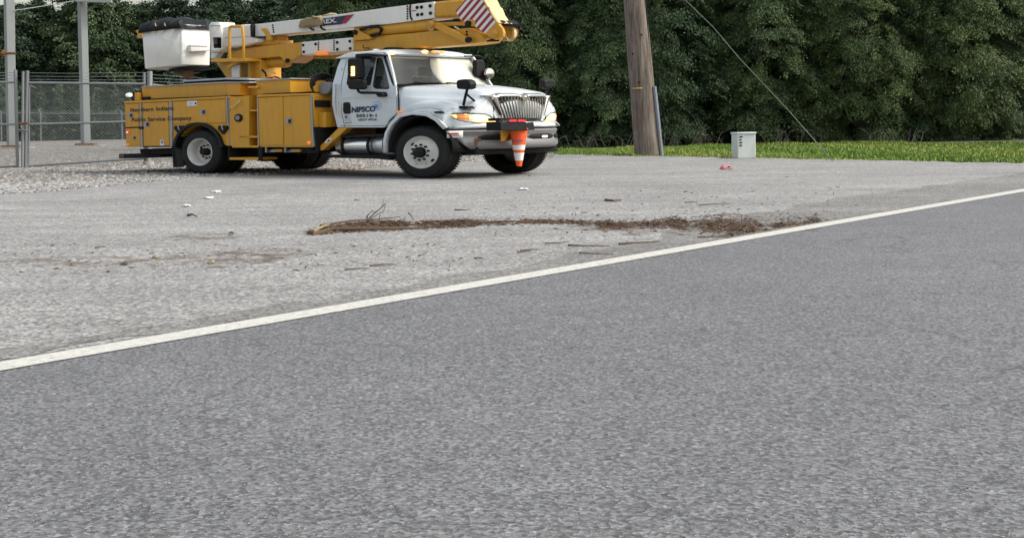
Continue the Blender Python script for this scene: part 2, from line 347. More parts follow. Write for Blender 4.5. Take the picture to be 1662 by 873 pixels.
# ------------------------------------------------------------------ ground, lot, road
def sheet(name, pts, z, mat, ragged=0., step=1.2):
    out = []
    for i, p in enumerate(pts):
        a = Vector((p[0], p[1], z)); q = pts[(i+1) % len(pts)]; b = Vector((q[0], q[1], z)); L = (b-a).length
        k = max(1, int(L/step)) if ragged and L < 120 else 1
        for j in range(k):
            v = a.lerp(b, j/k)
            if ragged and j: v += Vector((rnd.uniform(-1, 1), rnd.uniform(-1, 1), 0))*ragged
            out.append(v)
    mb = MB(); mb.add(out, [tuple(range(len(out)))]); o = mb.build(name, mat, smooth=0); tag(o, kind='structure'); return o
sheet('ground', [(-900, -200), (900, -200), (900, 1500), (-900, 1500)], -.03, 'ground')
g1, g2 = Vector((7.3, 42.3)), Vector((9.96, 37.2)); gd = (g2-g1).normalized()
l1, l2 = gnd(850, 443), gnd(1200, 384); LD = (l2-l1).normalized(); LN = Vector((LD.y, -LD.x, 0))   # LN points to the road side (camera)
def along(t, off=0): return l1+LD*t+LN*off
e_far = g1-gd*6; e_near = g1+gd*60
sheet('parking_lot', [along(-60), along(120), (g1+gd*16.5), g1, (g1-gd*9), (-12, 75), (-120, 75), (-120, -60)], 0, 'lot')
gp = [gnd(-60, 319), gnd(120, 306), gnd(230, 295), gnd(330, 285), gnd(450, 281), gnd(560, 276), gnd(640, 268), gnd(760, 262), gnd(860, 256)]
sheet('gravel_yard', gp+[Vector((2.5, 75, 0)), Vector((2, 145, 0)), Vector((-130, 145, 0)), Vector((-60, 20, 0))], .004, 'gravel', .35)
gq = [gnd(-60, 321), gnd(100, 307), gnd(220, 297), gnd(310, 289), gnd(335, 284), gnd(240, 288), gnd(120, 293), gnd(0, 297), gnd(-60, 298)]
sheet('pale_gravel_strip', gq, .008, 'gravel_pale', .3, .6)
sheet('road', [along(-60, .0), along(160, .0), along(160, 14), along(-60, 14)], .004, 'road')
sheet('shoulder', [along(-12, .03), along(60, .03), along(60, -1.5), along(9, -1.4), along(4.5, -1.0), along(3.0, -.5), along(1.0, -.35), along(-1.5, -.28), along(-12, -.2)], .003, 'shoulder', .12, .35)
lw = .2
sheet('edge_line', [along(-60, .05), along(160, .05), along(160, .05+lw), along(-60, .05+lw)], .009, 'line')

def stones(name, n, fpos, smin, smax, label):
    vs = []; fs = []; tint = []
    for i in range(n):
        p = fpos(); s = rnd.uniform(smin, smax); b = len(vs)
        ax, ay, az = s*rnd.uniform(.7, 1.3), s*rnd.uniform(.7, 1.3), s*rnd.uniform(.4, .8); a = rnd.uniform(0, 6.3)
        for (x, y, z) in ((1, 0, 0), (0, 1, 0), (-1, 0, 0), (0, -1, 0), (.1, .1, 1)):
            vs.append((p[0]+ax*(x*math.cos(a)-y*math.sin(a)), p[1]+ay*(x*math.sin(a)+y*math.cos(a)), p[2]+az*z)); tint.append(0)
        t = rnd.random()
        for k in range(5): tint[-1-k] = t
        fs += [(b, b+1, b+4), (b+1, b+2, b+4), (b+2, b+3, b+4), (b+3, b, b+4)]
    me = bpy.data.meshes.new(name); me.from_pydata(vs, [], fs); a = me.attributes.new('tint', 'FLOAT', 'POINT'); a.data.foreach_set('value', tint)
    me.materials.append(M['stone']); o = bpy.data.objects.new(name, me); C.objects.link(o); return tag(o, label, 'gravel', kind='stuff')
def fp():
    px = rnd.uniform(-40, 900); lim = np.interp(px, [-60, 120, 230, 330, 450, 560, 640, 760, 860], [319, 306, 295, 285, 281, 276, 268, 262, 256])
    return gnd(px, rnd.uniform(232 if px < 235 else 246, lim+2), .004)
stones('gravel_stones', 16000, fp, .015, .05, 'loose grey and white gravel stones around the gate and under the truck')
def fs2():
    return gnd(rnd.uniform(-50, 1660), 262+rnd.random()**.6*620, .006)
stones('lot_grit', 9000, fs2, .001, .0035, 'fine scattered grit on the old grey asphalt')

# ------------------------------------------------------------------ the truck
truck = empty('bucket_truck', O, -TH, label='yellow and white utility bucket truck parked side-on with its boom folded over the cab', cat='truck')
R_ = .515
def tyre(name, xc, y0, y1, parent):
    w_ = y1-y0; r = R_
    prof = [(.0+.05, .30), (.0, .33), (-.0, .40), (.02, .47), (.06, .505), (.07, .515)]
    prof = [(a+y0, q) for a, q in prof]
    t = [(y0+.07, r)]
    for k in range(1, 5):
        yk = y0+.07+(w_-.14)*k/5; t += [(yk-.012, r), (yk-.01, r-.018), (yk+.01, r-.018), (yk+.012, r)]
    prof = prof+t[1:]+[(y1-.07, r), (y1-.06, .505), (y1-.02, .47), (y1, .40), (y1, .33), (y1-.05, .30)]
    mb = MB(); vs = []; n = 64
    mb.lathe(prof, (xc, 0, R_), n=n); mb.f = mb.f[:-2]
    # shoulder lugs
    for side_ in (y0+.045, y1-.045):
        for k in range(60):
            a = 2*math.pi*k/60; d = .012
            p = lambda q, rr: (xc+rr*K*math.cos(q), rr*math.sin(q)+R_)
            a2 = a+.055
            ring = [(p(a, .50), side_), (p(a, .5135), side_), (p(a2, .5135), side_), (p(a2, .50), side_)]
            mb.prism([(q[0][0], side_-.03, q[0][1]) for q in ring], (0, .06, 0))
    return mb.build(name, 'rubber', parent, smooth=30)
def wheel(xc, y0, dual=False, far=False):
    """wheel whose outer face lies at y0, looking towards -y (or +y when far)"""
    e = tyre('wheel', xc, y0, y0+.40, truck) if not far else tyre('wheel', xc, y0-.40, y0, truck)
    s = -1 if far else 1
    if dual:   # deep dish
        prof = [(.03, .325), (.0, .315), (.01, .30), (.05, .285), (.10, .27), (.24, .26), (.27, .22), (.255, .15), (.24, .14), (.24, 0.001)]
    else:
        prof = [(.03, .325), (.0, .315), (.015, .295), (.06, .275), (.075, .255), (.035, .20), (.01, .17), (.0, .15), (-.005, .115), (-.005, .001)]
    mb = MB(); mb.lathe([(y0+s*a, r) for a, r in prof], (xc, 0, R_), n=56); mb.f = mb.f[:-2]
    rim = mb.build('rim', 'rim', e, smooth=40)
    hub = MB(); yb = y0+s*(.24 if dual else -.0)
    ho = .17 if dual else .10
    hb = .085 if dual else .108
    hub.lathe([(yb, hb), (yb-s*ho*.8, hb*.94), (yb-s*ho, hb*.7), (yb-s*ho, .001)], (xc, 0, R_), n=24); hub.build('hub', 'black' if not dual else 'chassis', e)
    for k in range(10):
        a = 2*math.pi*k/10+.2; cx, cz = xc+.15*K*math.cos(a), R_+.15*math.sin(a)
        nuts = MB(); nuts.lathe([(yb+s*.01, .021), (yb-s*.035, .021), (yb-s*.045, .012), (yb-s*.045, .001)], (cx, 0, cz), n=6); nuts.build('lug_nut', 'chassis', e)
    for k in ((0, math.pi) if not dual else (0.5, 3.64)):
        a = k+(-.72 if not dual else -1.0); rr = .235 if not dual else .2; cx, cz = xc+rr*K*math.cos(a), R_+rr*math.sin(a)
        yy = y0+s*(.048 if not dual else .245); hh = MB()
        t2 = [(cx+K*(.034*math.cos(q)*math.cos(a+1.57)-.022*math.sin(q)*math.sin(a+1.57)), yy, cz+.034*math.cos(q)*math.sin(a+1.57)+.022*math.sin(q)*math.cos(a+1.57)) for q in [2*math.pi*i/16 for i in range(16)]]
        hh.prism(t2, (0, s*.02, 0)); hh.build('hand_hole', 'chassis', e)
    return e
XF = 6.925
wheel(XF, .07); wheel(XF, W-.40, far=True)
wheel(0, .0, True)
t = tyre('wheel', 0, .46, .86, truck)
wheel(0, W, True, far=True)
t = tyre('wheel', 0, W-.86, W-.46, truck)
# chassis
mb = MB()
for y in (1.15, 2.2): mb.box((-2.6, y, .62), (7.7, y+.14, .93))
mb.box((-2.6, 1.2, .66), (-2.4, 2.3, .88)); mb.box((-.15, .3, .42), (.15, W-.3, .60)); mb.box((6.8, .4, .42), (7.05, W-.4, .58))
mb.box((-.9, .95, .6), (.9, 1.15, .75)); mb.box((1.0, .9, .55), (5.8, W-.9, .80)); mb.box((5.9, 1.0, .45), (7.6, 2.6, 1.2))
mb.lathe([(0, .16), (.5, .16)], (2.2, 1.3, .62)); mb.tube([(.1, 1.78, .5), (5.8, 1.78, .7)], .06)
mb.build('chassis', 'chassis', truck)
mb = MB(); mb.side(A1((160, 620), (390, 612), (390, 655), (305, 660), (165, 650)), .25, W-.25); mb.build('rear_crossmember', 'chassis', truck, bevel=.01)
mb = MB(); mb.side(A1((15, 655), (305, 650), (305, 672), (150, 686), (15, 687)), .35, W-.35); mb.build('tail_step', 'chassis', truck, bevel=.01)
mb = MB(); mb.side(A1((13, 654), (48, 653), (48, 688), (13, 688)), .345, .42); mb.build('tail_reflector', 'rust', truck)

# rear service body ------------------------------------------------
def arc(y, r, xc=0, a0=0, a1=180, n=18):
    return [Vector((xc+r*K*math.cos(math.radians(a0+(a1-a0)*i/n)), y, R_+.03+r*math.sin(math.radians(a0+(a1-a0)*i/n)))) for i in range(n+1)]
yb0 = 0.0
mb = MB()
top = [T(p, 0) for p in A1((55, 293), (775, 258))]+[T(p, 0) for p in A2((150, 240), (150, 600))]
arcp = [p for p in arc(0, .585) if p.z > .66]
xr = T(A2((5, 600))[0], 0)
pts = top+[Vector((1.0, 0, .66))]+[p for p in arcp if p.x < 1.0 and p.x > -.92]+[Vector((-.92, 0, .655)), T(A1((65, 606))[0], 0)]
mb.prism(pts, (0, .85, 0)); mb.prism([p+Vector((0, W-.85, 0)) for p in pts], (0, .85, 0))
sb = mb.build('service_body', 'yellow', truck, smooth=20)
mb = MB(); zf = T(A1((400, 300))[0], 0).z
mb.box((-2.9, .85, .95), (1.15, W-.85, 1.12)); mb.box((-2.9, .85, 1.12), (-2.84, W-.85, 1.6)); mb.build('bed_floor', 'yellow_worn', truck)
mb = MB(); mb.side(A1((50, 283), (778, 248), (778, 262), (50, 298)), -.04, .9); mb.build('top_rail', 'yellow', truck, bevel=.008)
mb = MB(); mb.side(A1((175, 181), (773, 152), (775, 245), (180, 268)), .2, W-.2)
mb.side(A1((773, 152), (868, 152), (868, 240), (775, 244)), .2, W-.2); mb.build('deck_box', 'yellow', truck, bevel=.012)
mb = MB(); mb.side(A1((170, 176), (775, 146), (805, 146), (868, 148), (868, 153), (775, 153), (170, 184)), .17, W-.17); mb.build('deck_trim', 'steel', truck)
mb = MB(); mb.side(A5((540, 815), (980, 790), (1210, 798), (1210, 815), (980, 808), (540, 832)), .25, 2.1); mb.build('deck_lid', 'grey_lid', truck, bevel=.006)
mb = MB(); mb.side(A5((545, 850), (980, 828), (1210, 830), (1210, 843), (980, 842), (545, 864)), .25, 2.1); mb.build('deck_lid', 'grey_lid', truck, bevel=.006)
mb = MB(); mb.side(A5((550, 832), (1205, 812), (1205, 830), (550, 850)), .35, 2.0); mb.build('lid_gap', 'chassis', truck)
mb = MB(); mb.side(A1((225, 266), (470, 256), (640, 250), (740, 244), (740, 252), (225, 273)), -.01, .3); mb.build('seal_strip', 'chassis', truck)
# compartment doors (each with its paddle latch)
def latch(parent, cx, cy, s=1.0, fn=A1, y=-.03):
    (x, y_) = fn((cx, cy))[0]; w_ = 4.3*s; h = 4.6*s
    mb = MB(); mb.side(rounded([(x-w_, y_-h), (x+w_, y_-h), (x+w_, y_+h), (x-w_, y_+h)], 1), y, y+.02); a = mb.build('latch', 'steel', parent)
    mb = MB(); mb.side([(x-.3, y_-h*.55), (x+w_*.6, y_-h*.55), (x+w_*.6, y_+h*.6), (x-.3, y_+h*.6)], y-.012, y); mb.build('paddle', 'chassis', a if a.parent is truck else parent)
def door(quad, lx=None, fn=A1, ls=1.0, y=-.02):
    mb = MB(); mb.side(fn(*quad), y, y+.022); d = mb.build('compartment_door', 'yellow', truck, bevel=.006)
    if lx: latch(d, *lx, s=ls, fn=fn, y=y-.012)
    return d
door([(62, 302), (152, 297), (156, 462), (68, 466)], (93, 382), ls=.9)
door([(70, 478), (160, 475), (166, 600), (76, 603)], (118, 540), ls=.65)
door([(186, 296), (362, 287), (368, 596), (190, 600)], (208, 445))
door([(394, 284), (768, 268), (771, 434), (396, 440)], (605, 358))
for q in ([(158, 296), (170, 295), (182, 605), (168, 606)], [(368, 286), (388, 285), (392, 470), (390, 602), (374, 602)], [(770, 262), (779, 262), (786, 440), (777, 440)]):
    mb = MB(); mb.side(A1(*q), -.03, .01); mb.build('hinge_strip', 'steel', truck)
mb = MB(); mb.side(A1((60, 467), (160, 463), (160, 469), (60, 474)), -.012, .01); mb.side(A1((186, 600), (400, 598), (400, 606), (186, 608)), -.012, .01); mb.build('seam_shadow_gap', 'chassis', truck)  # dark strips painting the shade in the door seams
bpy.data.objects['seam_shadow_gap'].name = 'seam_shade_strip'
mb = MB(); mb.side(A1((152, 462), (178, 462), (178, 478), (152, 478)), -.045, .01); mb.build('hinge_block', 'chassis', truck)
# fender flare
def arch_band(name, y0, y1, r0, r1, xc, mat, zlow=.64, a0=-10, a1=190, zoff=.03, sx=K):
    mb = MB(); rows = []
    for i in range(29):
        a = math.radians(a0+(a1-a0)*i/28); c, s = math.cos(a), math.sin(a)
        rows.append([(xc+r*sx*c, y, R_+zoff+r*s) for r, y in ((r0, y0), (r1, y0), (r1, y1), (r0, y1), (r0, y0))])
    mb.grid(rows); return mb.build(name, mat, truck, smooth=40)
arch_band('fender_flare', -.075, .9, .575, .64, .0, 'black', a0=6, a1=172, zoff=.045)
arch_band('fender_flare', W-.9, W+.05, .575, .64, .0, 'black', a0=6, a1=172, zoff=.045)
mb = MB(); mb.side(A1((385, 602), (412, 602), (470, 640), (470, 748), (398, 752)), .02, .05)
mb.prism([(-1.1, .02, .66), (-.95, .02, .66), (-.92, .02, .2), (-1.0, .02, .2)], (0, .85, 0)); mb.build('mud_flap', 'rubber', truck)
mb = MB(); mb.prism([(-1.1, W-.87, .66), (-.95, W-.87, .66), (-.92, W-.87, .2), (-1.0, W-.87, .2)], (0, .85, 0)); mb.build('mud_flap', 'rubber', truck)
for cx in (436, 746):
    mb = MB(); mb.side(rounded(A1((cx-32, 455), (cx+30, 455), (cx+32, 475), (cx+2, 516), (cx-6, 514), (cx-34, 478)), 1.2), -.06, .0); a = mb.build('chock_holder', 'black', truck, bevel=.01)
    mb = MB(); mb.tube([T(A1((cx-6, 452))[0], -.08), T(A1((cx+1, 480))[0], -.09), T(A1((cx+8, 484))[0], -.09)], .012); mb.build('pin', 'steel', a)
# slanted panel with round light and hose
mb = MB(); p = T(A2((78, 400))[0], 0)
mb.lathe([(0, .105/K*1.25), (-.035, .105/K*1.25), (-.045, .06)], (p.x, 0, p.z), n=28); a = mb.build('fuel_filler', 'black', truck)
mb = MB(); mb.lathe([(-.04, .055), (-.047, .052), (-.049, .03), (-.049, .001)], (p.x, 0, p.z), n=28); mb.build('cap', 'galv', a)
mb = MB(); mb.tube([T(q, -.06) for q in A2((20, 330), (40, 322), (62, 300), (80, 280), (84, 286))], .016); mb.build('grab_handle', 'cream', truck)
mb = MB(); mb.side(A2((2, 242), (7, 242), (10, 598), (5, 598)), -.012, .01); mb.side(A2((0, 338), (12, 332), (12, 342), (2, 346)), -.03, 0); mb.build('panel_edge', 'steel', truck)
# stickers and marker lamps
def sticker(q, fn, y, mat='print_white', name='sticker', parent=None):
    mb = MB(); mb.side(fn(*q), y, y+.004); return mb.build(name, mat, parent or truck, smooth=0)
a = sticker([(495, 281), (567, 279), (567, 314), (496, 317)], A1, -.028); sticker([(505, 288), (535, 287), (535, 306), (505, 308)], A1, -.033, 'swirl', 'print', a)
sticker([(545, 300), (560, 286), (562, 306)], A1, -.033, 'print_black', 'print', a)
a = sticker([(304, 556), (330, 555), (331, 596), (305, 597)], A1, -.028); sticker([(309, 560), (315, 560), (318, 575), (321, 560), (326, 560), (325, 582), (312, 582)], A1, -.033, 'conduit', 'print', a)
def disc(name, c, r, y, mat, parent=None, fn=A1, d=.03):
    p = T(fn(c)[0], y); mb = MB(); mb.lathe([(0, r), (-d, r), (-d*1.3, r*.7), (-d*1.4, .001)], (p.x, y, p.z), n=20, sx=1.2); return mb.build(name, mat, parent or truck)
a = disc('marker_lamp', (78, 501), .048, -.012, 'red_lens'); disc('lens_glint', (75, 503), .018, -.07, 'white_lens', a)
disc('marker_lamp', (80, 590), .03, -.012, 'marker_lens')
# lettering on the body
text('lettering', 'Northern Indiana', (211.9, 182.0), (281.5, 178.6), 6.3, -.036, 'print_black', truck, bold=.022, spacing=1.12)
text('lettering', 'Public Service Company', (213.8, 197.6), (310.5, 194.8), 6.3, -.036, 'print_black', truck, bold=.022, spacing=1.12)
# tail equipment
mb = MB(); mb.side(A1((105, 215), (150, 205), (175, 225), (175, 270), (110, 280)), .5, 1.2); mb.build('tail_reel', 'chassis', truck, bevel=.04)
mb = MB(); mb.side(A1((124, 220), (147, 220), (149, 275), (125, 277)), .05, .15); mb.build('tail_post', 'yellow', truck)
p = T(A1((78, 238))[0], .1); mb = MB(); mb.lathe([(0, .02), (.02, .045), (.10, .055), (.15, .05), (.16, .001)], (p.x-.05, .1, p.z), axis='x', sx=1.3, n=20); a = mb.build('work_lamp', 'white_lens', truck)
mb = MB(); mb.tube([(p.x, .18, p.z), (p.x+.1, .2, p.z-.1), (p.x+.12, .2, p.z-.2)], .05); mb.build('bracket', 'chassis', a)
mb = MB(); mb.side(A1((180, 252), (214, 250), (215, 266), (181, 268)), .1, .2); mb.build('tail_block', 'chassis', truck)

# step well between the boxes
mb = MB(); mb.side(A2((0, 300), (215, 300), (215, 600), (20, 600)), .62, .68); mb.side(A2((148, 170), (215, 170), (215, 340), (150, 340)), .5, 1.0); mb.build('step_well', 'yellow_worn', truck)
for q in ([(140, 176), (200, 176), (200, 190), (140, 190)], [(140, 342), (212, 342), (212, 355), (140, 355)], [(75, 527), (216, 527), (216, 542), (78, 542)], [(25, 596), (218, 596), (218, 611), (30, 611)], [(8, 680), (218, 680), (218, 698), (12, 698)]):
    mb = MB(); mb.side(A2(*q), .0, .55); mb.build('step_tread', 'yellow', truck, bevel=.008)
for q, y0, y1 in ((((215, 600), (240, 600), (240, 705), (200, 705), (215, 695)), .0, .03), (((0, 600), (8, 600), (12, 700), (0, 700)), .0, .5), (((10, 612), (215, 612), (215, 680), (10, 680)), .5, .55)):
    mb = MB(); mb.side(A2(*q), y0, y1); mb.build('step_frame', 'chassis', truck)
mb = MB(); q = T(A2((185, 455))[0], .25); mb.lathe([(0, .075), (.20, .095), (.205, .1), (.215, .1), (.215, .001)], (q.x, .25, q.z), axis='z', n=24); mb.v = [(q.x+(v[0]-q.x)*1.25, v[1], v[2]) for v in mb.v]; mb.build('storage_pail', 'fibre', truck)

# front cross box ---------------------------------------------------
x0b, x1b = T(A2((205, 400))[0], 0).x, T(A2((607, 400))[0], 0).x
z0b, z1b = .64, T(A2((590, 240))[0], 0).z
mb = MB(); mb.box((x0b, 0, z0b), (x1b, W, z1b)); mb.build('cross_box', 'yellow', truck, bevel=.012)
mb = MB(); mb.side(A2((205, 236), (590, 226), (592, 238), (205, 254)), -.04, W+.04); mb.build('top_rail', 'yellow', truck, bevel=.01)
mb = MB(); mb.side(A2((200, 134), (440, 124), (440, 222), (206, 234)), .12, .12+1.55); mb.build('upper_box', 'yellow', truck, bevel=.012)
xu0, xu1 = T(A2((197, 128))[0], .1).x, T(A2((442, 118))[0], .1).x; zu = T(A2((442, 118))[0], .1).z
mb = MB(); mb.box((xu0, .09, zu-.03), (xu1, 1.7, zu)); mb.build('box_lid', 'steel', truck, bevel=.006)
mb = MB(); mb.side(A2((222, 236), (440, 222), (590, 212), (590, 222), (222, 244)), .0, .5); mb.build('seal_strip', 'chassis', truck)
door([(214, 258), (386, 248), (393, 592), (224, 594)], None, A2)
door([(392, 248), (578, 240), (596, 598), (400, 598)], (428, 423), A2, 1.15)
mb = MB(); mb.side(A2((580, 236), (592, 236), (608, 603), (598, 603)), -.03, .02); mb.build('corner_angle', 'steel', truck); mb = MB(); mb.side(A2((205, 250), (212, 250), (220, 600), (213, 600)), -.025, .01); mb.build('corner_angle', 'steel', truck)
disc('marker_lamp', (578, 577), .042, -.022, 'marker_lens', fn=A2)
mb = MB(); mb.side(A2((230, 596), (604, 600), (604, 608), (230, 606)), -.015, .02); mb.build('bottom_trim', 'yellow_worn', truck)
for x in (262, 398):
    mb = MB(); mb.side(A2((x, 600), (x+9, 600), (x+11, 645), (x, 645)), .03, .08); mb.side(A2((x+15, 630), (x+60, 622), (x+110, 640), (x+20, 645)), .1, .4); mb.build('outrigger_foot', 'steel', truck, bevel=.005)
mb = MB(); mb.side(A2((225, 603), (560, 605), (640, 640), (600, 650), (240, 646)), .12, .5); mb.build('underbody', 'chassis', truck)
mb = MB(); mb.side(A2((330, 622), (380, 622), (380, 640), (330, 640)), .06, .12); mb.build('outrigger_mark', 'yellow_worn', truck); mb = MB(); mb.side(A2((460, 622), (510, 622), (510, 642), (460, 642)), .06, .12); mb.build('outrigger_mark', 'yellow_worn', truck)
# front face of the cross box: dark slot, guard, shelf box and braces
def fface(q, x, d, name, mat, fn=A2, bevel=0):
    mb = MB(); mb.prism([FX(p, x) for p in fn(*q)], (d, 0, 0)); return mb.build(name, mat, truck, bevel=bevel)
fface([(612, 275), (720, 278), (720, 325), (614, 322)], x1b, .03, 'vent_slot', 'chassis')
fface([(640, 360), (705, 362), (745, 365), (748, 462), (640, 468)], x1b, .22, 'front_locker', 'yellow', bevel=.01)
fface([(604, 465), (770, 462), (770, 640), (620, 640)], x1b+.0, .06, 'front_guard', 'chassis')
fface([(600, 180), (680, 138), (680, 215), (606, 218)], x1b-.1, .05, 'hose_bracket', 'yellow')
mb = MB(); mb.side(A2((620, 630), (780, 472), (845, 472), (672, 630)), .12, .3); mb.build('diagonal_brace', 'yellow', truck, bevel=.01)
a = sticker([(706, 546), (738, 543), (720, 574), (684, 577)], A2, .113); sticker([(712, 553), (716, 553), (714, 562), (722, 552), (727, 552), (712, 571), (710, 563), (702, 571), (699, 571)], A2, .107, 'print_navy', 'print', a)
mb = MB()
for k in range(5):
    c = FX(A2((655, 135))[0], x1b-.2); r = .11+.03*k
    mb.tube([(c.x+.02*k, c.y+1.6*r*math.cos(a_), c.z-.08+r*1.0*math.sin(a_)) for a_ in [2*math.pi*i/24 for i in range(25)]], .02)
mb.build('hose_coil', 'chassis', truck)
mb = MB(); c = FX(A2((715, 190))[0], x1b+.1); mb.lathe([(0, .13), (.3, .13)], (c.x, c.y-.15, c.z), n=20); mb.build('hydraulic_filter', 'galv', truck, bevel=.01)
mb = MB(); mb.box((x1b, .9, .9), (x1b+.25, 2.6, 1.7)); mb.build('hydraulic_tank', 'yellow_worn', truck, bevel=.02)

# cab ------------------------------------------------------------------
def tumble(v): return (v[0], v[1]+max(0, v[2]-1.86)*.28, v[2])
def xz(ps, y): return [(T(p, y).x, T(p, y).z) for p in ps]
cab_out = A3((80, 521), (60, 440), (48, 380), (46, 250), (54, 150), (66, 96), (88, 70), (135, 60), (330, 54), (352, 66), (400, 170), (440, 266), (444, 418), (440, 436), (400, 470), (372, 520))
win1 = rounded(A3((120, 98), (283, 88), (283, 262), (132, 262)), 3)
win2 = rounded(A3((288, 92), (318, 92), (345, 140), (402, 270), (396, 286), (312, 284), (296, 268)), 3)
yc = .25
vs_, fs_ = holed(xz(rounded(cab_out, 2.5), yc+.06), [xz(win1, yc+.06), xz(win2, yc+.06)], .05)
mb = MB(); mb.add([tumble((v[0], v[1]+yc+.025, v[2])) for v in vs_], fs_)
mb.add([(v[0], W-tumble((v[0], v[1]+yc+.025, v[2]))[1], v[2]) for v in vs_], fs_)
# rear wall, floor, firewall
xr_ = 4.35
mb.box((xr_, yc+.03, 1.03), (xr_+.06, W-yc-.03, 1.86)); mb.prism([(xr_+.02, yc+.03, 1.86), (xr_+.02, W-yc-.03, 1.86), (xr_+.02, W-yc-.24, 2.52), (xr_+.02, yc+.24, 2.52)], (.05, 0, 0))
mb.box((xr_, yc+.05, 1.03), (6.1, W-yc-.05, 1.09)); mb.box((6.02, yc+.05, 1.0), (6.1, W-yc-.05, 1.80))
cab = mb.build('cab', 'white', truck, smooth=30)
# roof
rows = []
xA, xB = T(A3((66, 90))[0], .45).x+.02, 5.66
for i in range(15):
    u = i/14; x = xA+(xB-xA)*u; r = []
    for j in range(21):
        v = j/20; y = .38+(W-.76)*v; e = min(v, 1-v)*21; ee = min(1, e/2.5); eu = min(1, min(u*14/2.2, (1-u)*14/2.5))
        xx = x+(.10*math.sin(math.pi*v) if u > .5 else 0)*(u-.5)*2
        r.append((xx, y, 2.49+.11*(1-(1-ee)**2)*(1-(1-eu)**2*.75)+.035*math.sin(math.pi*v)))
    rows.append(r)
mb = MB(); mb.grid(rows); roof = mb.build('roof', 'white', truck, smooth=60, thick=.02)
# roof front header (white strip above the windscreen)
def wrow(z, x, y0, y1, bow, n=13): return [(x+bow*math.sin(math.pi*j/(n-1)), y0+(y1-y0)*j/(n-1), z) for j in range(n)]
mb = MB(); mb.grid([wrow(2.56, 5.66, .45, W-.45, .1), wrow(2.52, 5.67, .42, W-.42, .11), wrow(2.48, 5.655, .44, W-.44, .11)]); mb.build('roof_header', 'white', truck, thick=.02)
# windscreen: black surround and glass
mb = MB(); mb.grid([wrow(2.49, 5.635, .42, W-.42, .11), wrow(2.2, 5.82, .34, W-.34, .12), wrow(1.86, 6.04, .26, W-.26, .13)])
o = mb.build('windscreen', 'wglass', truck, smooth=60)
mb = MB()
def P_on(u, v):      # windscreen surface
    y0 = .42-.16*v; x = 5.635+(6.04-5.635)*v; z = 2.49-.63*v
    return Vector((x+(.11+.02*v)*math.sin(math.pi*u), y0+(W-2*y0)*u, z))
N_ = Vector((.84, 0, .54))
ring = [P_on(u, 0) for u in np.linspace(0, 1, 14)]+[P_on(1, v) for v in np.linspace(0, 1, 8)[1:]]+[P_on(u, 1) for u in np.linspace(1, 0, 14)[1:]]+[P_on(0, v) for v in np.linspace(1, 0, 8)[1:]]
mb.tube([p+N_*.005 for p in ring], .028, 6); mb.build('windscreen_seal', 'black', o)
mb = MB(); mb.grid([[P_on(.42+(.985-.42)*j/14+(.05*(2*i/8-1)**2 if j < 3 else 0), .04+.9*i/8)-N_*.03 for j in range(15)] for i in range(9)]); mb.build('sky_reflection', 'reflect_cream', truck, thick=.006)  # added cream panel imitating warm sky reflected in the glass
mb = MB()
for u0, u1 in ((.10, .42), (.40, .72)):
    mb.tube([P_on(u0, 1)+N_*.03, P_on(u0+.1, .96)+N_*.05, P_on(u1, .95)+N_*.04], .012, 6); mb.tube([P_on(u0+.08, .93)+N_*.03, P_on(u1+.06, .97)+N_*.03], .014, 6)
mb.build('wiper', 'black', truck)
mb = MB(); mb.grid([wrow(1.88, 6.03, .3, W-.3, .13), wrow(1.845, 6.16, .28, W-.28, .13)]); mb.build('cowl', 'black', truck, thick=.01)
# side glass
for nm, wn in (('door_window', win1), ('vent_window', win2)):
    for far in (0, 1):
        mb = MB(); pts = [tumble((T(p, yc+.06).x, yc+.03, T(p, yc+.06).z)) for p in wn]
        if far: pts = [(p[0], W-p[1], p[2]) for p in pts]
        mb.add(pts, [tuple(range(len(pts)))]); o = mb.build(nm, 'glass', truck, smooth=0)
        mb = MB(); mb.tube([Vector(p)+Vector((0, (.004 if far else -.004), 0)) for p in pts+pts[:1]], .024, 6); mb.build('window_seal', 'black', o)
# door seams, gutter, latch handle, hinge side grab bar
def seam(pts, fn, y, r, name='door_seam', mat='chassis', tb=False, parent=None):
    mb = MB(); q = [T(p, y) for p in fn(*pts)]
    if tb: q = [Vector(tumble(p)) for p in q]
    mb.tube(q, r, 5); return mb.build(name, mat, parent or truck)
seam([(88, 105), (86, 260), (92, 420), (112, 518)], A3, yc+.0, .006, tb=True)
seam([(440, 268), (444, 350), (446, 416)], A3, yc-.002, .015)
seam([(84, 511), (250, 512), (374, 508)], A3, yc-.0, .005)
seam([(62, 255), (66, 440), (86, 458)], A3, yc-.09, .013, 'grab_bar', 'alu')
seam([(58, 262), (56, 350), (62, 440)], A3, yc-.03, .012, 'grab_bar_shadow_strip', 'steel'); bpy.data.objects['grab_bar_shadow_strip'].name = 'bar_shade_strip'  # grey strip painting the grab bar's shadow on the cab
seam([(70, 260), (60, 252), (50, 262)], A3, yc-.05, .013, 'grab_bar', 'alu')
seam([(90, 340), (250, 335), (440, 332)], A3, yc-.004, .006, 'belt_crease', 'white')
seam([(70, 160), (72, 163)], A3, yc-.01, .012, 'rivet', 'steel', True); seam([(72, 365), (74, 368)], A3, yc-.01, .012, 'rivet', 'steel')
mb = MB(); mb.side(rounded(A3((101, 367), (136, 365), (142, 385), (143, 436), (108, 438), (100, 420)), 2.2), yc-.03, yc+.01); a = mb.build('door_handle', 'black', truck, bevel=.01)
a = sticker([(109, 446), (144, 443), (148, 472), (113, 476)], A3, yc-.006, 'swirl'); sticker([(113, 450), (127, 448), (128, 464), (115, 466)], A3, yc-.011, 'red_print', 'print', a)
sticker([(110, 478), (150, 476), (155, 495), (116, 499)], A3, yc-.006, 'green_print')
